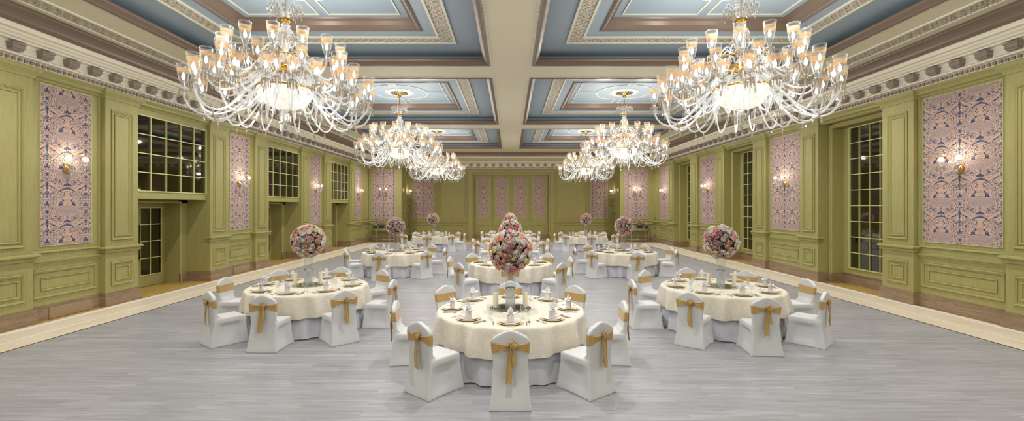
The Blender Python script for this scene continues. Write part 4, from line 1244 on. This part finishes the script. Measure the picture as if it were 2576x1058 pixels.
# (count, phase, profile in (radius, z), low point for the pendant drop)
TIERS = [
    (12, 0.00, [(.20,.50),(.38,.42),(.62,.18),(.88,-.12),(1.12,-.28),(1.33,-.24),(1.45,-.08),(1.475,.08)], (1.20,-.275)),
    (12, .262, [(.20,.46),(.36,.34),(.58,.06),(.80,-.18),(1.02,-.30),(1.20,-.26),(1.31,-.08),(1.335,.10)], (1.06,-.305)),
    (12, .131, [(.20,.62),(.34,.58),(.54,.38),(.76,.20),(.96,.14),(1.12,.22),(1.17,.36)], (.94,.135)),
    (8, .30, [(.18,.56),(.30,.44),(.46,.22),(.62,.12),(.76,.16),(.84,.28)], None),
    (14, .05, [(.18,.66),(.28,.80),(.42,.74),(.56,.55),(.72,.46),(.88,.52),(.955,.68)], None)]
def chandelier_things():
    root = empty('chandelier', (0, 0, 0))
    for n, ph, prof, low in TIERS:
        am = arm_mesh(prof)
        for k in range(n):
            a = ph + 2*pi*k/n
            arm = link('glass_arm', am, root, (0,0,0), a)
            tip = (prof[-1][0], 0, prof[-1][1])
            link('drip_cup', cup_me, arm, tip); link('glass_shade', shade_me, arm, tip)
            link('candle_sleeve', candle2_me, arm, tip); link('bulb', bulb_me, arm, tip)
            if low: link('crystal_drop', drop_me, arm, (low[0], 0, low[1]-.015))
    # inner curling arms without candles
    cur = arm_mesh([(.16,.95),(.26,1.02),(.36,.94),(.40,.80),(.34,.70)], .012)
    for k in range(12): link('curled_arm', cur, root, (0,0,0), 2*pi*k/12)
    col = MB().lathe([(.03,1.48),(.055,1.44),(.085,1.40),(.055,1.36),(.035,1.34),(.075,1.26),(.075,1.02),(.05,.98),(.04,.97),(.085,.93),(.09,.89),(.04,.85),(.075,.80),(.095,.72),(.05,.64),(.06,.55),(.10,.45),(.08,.3)], 18)
    col.build('glass_column', M['armglass'], root)
    MB().cyl(.016, .3, 2.28, 10).build('brass_rod', M['brass'], root)
    MB().lathe([(.03,1.53),(.09,1.50),(.10,1.515),(.075,1.47),(.05,1.45),(.03,1.44)], 24).build('brass_cup', M['brass'], root)
    MB().lathe([(.03,2.12),(.07,2.16),(.05,2.19),(.12,2.24),(.15,2.30),(.15,2.315)], 24).build('ceiling_canopy', M['brass'], root)
    # crown of curled glass with drops
    crown = MB()
    for k in range(10):
        a = 2*pi*k/10; c_, s_ = cos(a), sin(a)
        P = spline([(r*c_, r*s_, z) for r, z in ((.04,1.56),(.10,1.66),(.18,1.76),(.25,1.78),(.285,1.72),(.27,1.65))], 3)
        crown.tube(P, .010, 6, 1)
        for r, z in ((.285,1.70),(.25,1.76),(.19,1.74),(.13,1.68)):
            for dz in (0, .075):
                crown.lathe([(.0001,0),(.012,-.02),(.010,-.045),(.016,-.055),(.0001,-.075)], 5, (r*cos(a+dz*2), r*s_+dz*.2, z-dz), 0, False)
    crown.lathe([(.05,1.55),(.09,1.60),(.085,1.68),(.03,1.74),(.02,1.86)], 14, mi=1)
    crown.build('crystal_crown', [M['crystal'], M['armglass']], root)
    # dome with bead fringe, swags of beads down to the upper ring
    dome = MB(); dome.lathe([(.03,1.38),(.08,1.36),(.12,1.31),(.135,1.26),(.14,1.25)], 20, mi=1)
    for k in range(20):
        a = 2*pi*k/20
        for j in range(8): dome.ball((.135*cos(a), .135*sin(a), 1.24-.024*j), .010, 5, 4, 0)
    dome.build('beaded_dome', [M['crystal'], M['armglass']], root)
    ch_ = MB()
    for off in (-.03, .03):
        for j in range(26):
            t = j/25; r = .10 + .42*t; z = 1.28 - .50*t - .10*sin(pi*t)
            ch_.ball((r*cos(off*(1+t)), r*sin(off*(1+t)), z), .0095, 5, 3, 0)
    ch_ = ch_.mesh('bead_swag', M['crystal'])
    for k in range(8): link('bead_swag', ch_, root, (0,0,0), 2*pi*k/8)
    rg = MB(); rg.lathe([(.52,.76),(.54,.77),(.54,.79),(.52,.80),(.50,.78),(.52,.76)], 36); rg.lathe([(.20,.70),(.24,.68),(.24,.60),(.20,.58)], 24)
    rg.lathe([(.44,.27),(.47,.27),(.475,.30),(.44,.31),(.43,.29)], 36)
    rg.build('brass_rings', M['brass'], root)
    # lit beaded bowl
    bw = MB(); pr = [(.455*cos(t*pi/2*.97), .27-.36*sin(t*pi/2*.97)) for t in [i/10 for i in range(11)]]
    bw.lathe(pr, 40); bw.lathe([(.455,.27),(.46,.30),(.40,.325),(.20,.33)], 40)
    bw.build('beaded_bowl', M['bowl'], root)
    fin = MB(); fin.lathe([(.03,-.08),(.05,-.10),(.03,-.13),(.09,-.16),(.095,-.20),(.05,-.26),(.03,-.30),(.02,-.34)], 16, mi=1)
    for k in range(12):
        a = 2*pi*k/12
        fin.lathe([(.0001,0),(.008,-.01),(.008,-.13),(.012,-.145),(.0001,-.17)], 4, (.09*cos(a), .09*sin(a), -.17), 0, False)
    fin.lathe([(.0001,-.33),(.022,-.36),(.028,-.40),(.0001,-.45)], 8, mi=0, smooth=False)
    fin.build('finial', [M['crystal'], M['armglass']], root)
    # eight glass spears hanging round the bowl
    sp = MB().lathe([(.0001,.05),(.012,.04),(.030,-.02),(.034,-.10),(.020,-.24),(.006,-.36),(.0001,-.40)], 8).mesh('glass_spear', M['armglass'])
    for k in range(8):
        a = 2*pi*k/8+.2; link('glass_spear', sp, root, (.60*cos(a), .60*sin(a), .14))
        a2 = a + pi/8; link('crystal_drop', drop_me, root, (.62*cos(a2), .62*sin(a2), -.12))
    return root
def name_ch(o, row, side):
    o['label'] = '%s crystal chandelier of lit glass shades, %s side of the room' % (row, side); o['category'] = 'chandelier'; o['group'] = 'crystal chandeliers'
ch0 = chandelier_things(); ZH = 4.18
spots = []
for row, y in (('nearest large', 8.03), ('middle', 16.28), ('farthest', 24.55)):
    for side, x in (('left', -3.985), ('right', 4.09)): spots.append((row, side, x, y))
index_kids()
for i, (row, side, x, y) in enumerate(spots):
    o = ch0 if i == 0 else clone(ch0)
    o.location = (x, y, ZH); o.rotation_euler = (0, 0, .0 if i == 0 else .13*i); name_ch(o, row, side)
# ---------------------------------------------------------------- wall lights
def sconce():
    root = empty('wall_sconce')
    pl_ = MB(); pl_.lathe([(.0001,0),(.105,0),(.11,.01),(.10,.022),(.05,.03),(.045,.05),(.0001,.055)], 28)
    pl_.v = [(z, y, x) for x, y, z in pl_.v]     # lie the plate against the wall, facing +X
    pl_.build('brass_backplate', M['brass'], root)
    hub = MB(); hub.lathe([(.0001,-.17),(.02,-.15),(.03,-.12),(.02,-.10),(.045,-.05),(.05,.02),(.03,.05),(.015,.09),(.0001,.11)], 12, (.085,0,0))
    hub.build('glass_hub', M['armglass'], root)
    for sg in (-1, 1):
        P = spline([(.08,0,.0),(.14,sg*.06,-.04),(.19,sg*.13,-.05),(.215,sg*.19,.0),(.22,sg*.20,.06)], 4)
        arm = MB().tube(P, .013, 8).build('glass_arm', M['armglass'], root)
        P = spline([(.08,0,.04),(.12,sg*.05,.14),(.15,sg*.09,.17),(.17,sg*.07,.12)], 3)
        MB().tube(P, .008, 6).build('glass_scroll', M['armglass'], root)
        tip = (.22, sg*.20, .07)
        link('drip_cup', cup_me, arm, tip)
        s_ = link('glass_shade', sc_shade, arm, tip)
        link('bulb', sc_bulb, arm, tip)
    return root
ms = MB()
for pr, mi in (([(.028,.03),(.04,.07),(.06,.13),(.070,.165)], 0), ([(.070,.165),(.082,.225)], 1), ([(.082,.225),(.088,.26)], 0)): ms.lathe(pr, 18, mi=mi)
ms.lathe([(.028,.03),(.02,.02),(.022,.0)], 10, mi=2)
sc_shade = ms.mesh('glass_shade', [M['glass'], M['amber'], M['armglass']])
sc_bulb = MB().lathe([(.0001,.10),(.030,.11),(.050,.145),(.056,.18),(.046,.20),(.0001,.212)], 12).mesh('bulb', M['glow'])
s0 = sconce(); index_kids()
names = {'L': ['nearest the viewer on the left wall', 'second from the front on the left wall', 'third from the front on the left wall', 'last on the left wall before the corner'],
         'R': ['nearest the viewer on the right wall', 'second from the front on the right wall', 'third from the front on the right wall', 'last on the right wall before the corner']}
cnt = {'L': 0, 'R': 0}
for i, (x, y, z, rz, kd, n) in enumerate(SC):
    o = s0 if i == 0 else clone(s0)
    if kd in 'LR': txt = names[kd][min(cnt[kd], 3)]; cnt[kd] += 1
    else: txt = {'BL': 'on the patterned panel above the left console', 'BR': 'on the patterned panel above the right console', 'AL': 'on the left return of the back alcove', 'AR': 'on the right return of the back alcove'}[kd]
    dd = .013 if kd in ('L', 'R', 'BL', 'BR') else .0
    o.location = (x + (dd if abs(rz) < .1 else -dd if rz > 3 else 0), y - (dd if kd in ('BL','BR') else 0), z); o.rotation_euler = (0, 0, rz)
    tag(o, 'brass wall light with two glass shades, %s' % txt, 'wall light', 'wall sconces')
    if kd != 'BL':
        l = bpy.data.lights.new('sconce_light', 'POINT'); l.energy = 5*LS; l.color = (1, .88, .70); l.shadow_soft_size = .05
        lo = bpy.data.objects.new('sconce_light', l); COL.objects.link(lo)
        v = Vector((cos(rz), sin(rz)))
        lo.location = (x+.24*v.x, y+.24*v.y, z+.30)
# ---------------------------------------------------------------- lamps
def point(x, y, z, e, r=.12, c=(1, .965, .925)):
    l = bpy.data.lights.new('chandelier_light', 'POINT'); l.energy = e; l.color = c; l.shadow_soft_size = r
    o = bpy.data.objects.new('chandelier_light', l); COL.objects.link(o); o.location = (x, y, z)
for (row, side, x, y) in spots:
    for k in range(4):
        a = 2*pi*k/4+.5
        point(x+1.0*cos(a), y+1.0*sin(a), ZH+1.28, 32*LS, .045)
        point(x+1.8*cos(a+.3), y+1.8*sin(a+.3), ZH+.72, 16*LS, .045)
        point(x+1.0*cos(a+.6), y+1.0*sin(a+.6), ZH-.05, 14*LS, .045)
for x in (-4.6, 4.7):          # the row of chandeliers over and behind the viewer
    for k in range(6):
        a = 2*pi*k/6; point(x+1.6*cos(a), .4+1.6*sin(a), ZH+.95, 44*LS, .06)
# recessed ceiling spots over the tables and along the walls
def spot(x, y, z, e, ang, tx=None, ty=None, tz=0, c=(1, .97, .93), r=.06, blend=.6):
    l = bpy.data.lights.new('ceiling_spot', 'SPOT'); l.energy = e; l.color = c; l.spot_size = math.radians(ang); l.spot_blend = blend; l.shadow_soft_size = r
    o = bpy.data.objects.new('ceiling_spot', l); COL.objects.link(o); o.location = (x, y, z)
    if tx is not None:
        d = Vector((tx-x, ty-y, tz-z)); o.rotation_euler = d.to_track_quat('-Z', 'Y').to_euler()
for (tn, tx, ty, an, pal) in TABLES:
    spot(tx+.0, ty-.6, 5.95 if abs(tx) < .6 else 6.2, 200*LS, 50, tx, ty, .8)
for y in (-2, 3.9, 8.0, 12.15, 16.3, 20.4, 24.6, 28.8):
    for x in (-7.95, 0, 8.0):
        spot(x, y, 5.97, (350 if x else 400)*LS*(1.5 if y > 27 else 1), 150, x*.96, y, 0, r=.06, blend=1.0)
w = bpy.data.worlds.new('World'); scene.world = w; w.use_nodes = True
w.node_tree.nodes['Background'].inputs[0].default_value = (.9, .93, 1, 1); w.node_tree.nodes['Background'].inputs[1].default_value = .05
# ---------------------------------------------------------------- camera
cam = bpy.data.cameras.new('camera'); co_ = bpy.data.objects.new('camera', cam); COL.objects.link(co_)
co_.location = (0, 0, H); co_.rotation_euler = (pi/2, 0, 0)
cam.sensor_width = 36; cam.lens = 36*1140/2576; cam.shift_x = 4/2576; cam.shift_y = -9/2576; cam.clip_end = 200
scene.camera = co_
scene.view_settings.view_transform = 'Standard'; scene.view_settings.look = 'None'; scene.view_settings.gamma = 1; scene.view_settings.exposure = EXPO
scene.cycles.max_bounces = 7; scene.cycles.diffuse_bounces = 4; scene.cycles.glossy_bounces = 3; scene.cycles.transparent_max_bounces = 24; scene.cycles.transmission_bounces = 4
scene.cycles.sample_clamp_indirect = 4.0; scene.cycles.caustics_reflective = False; scene.cycles.caustics_refractive = False
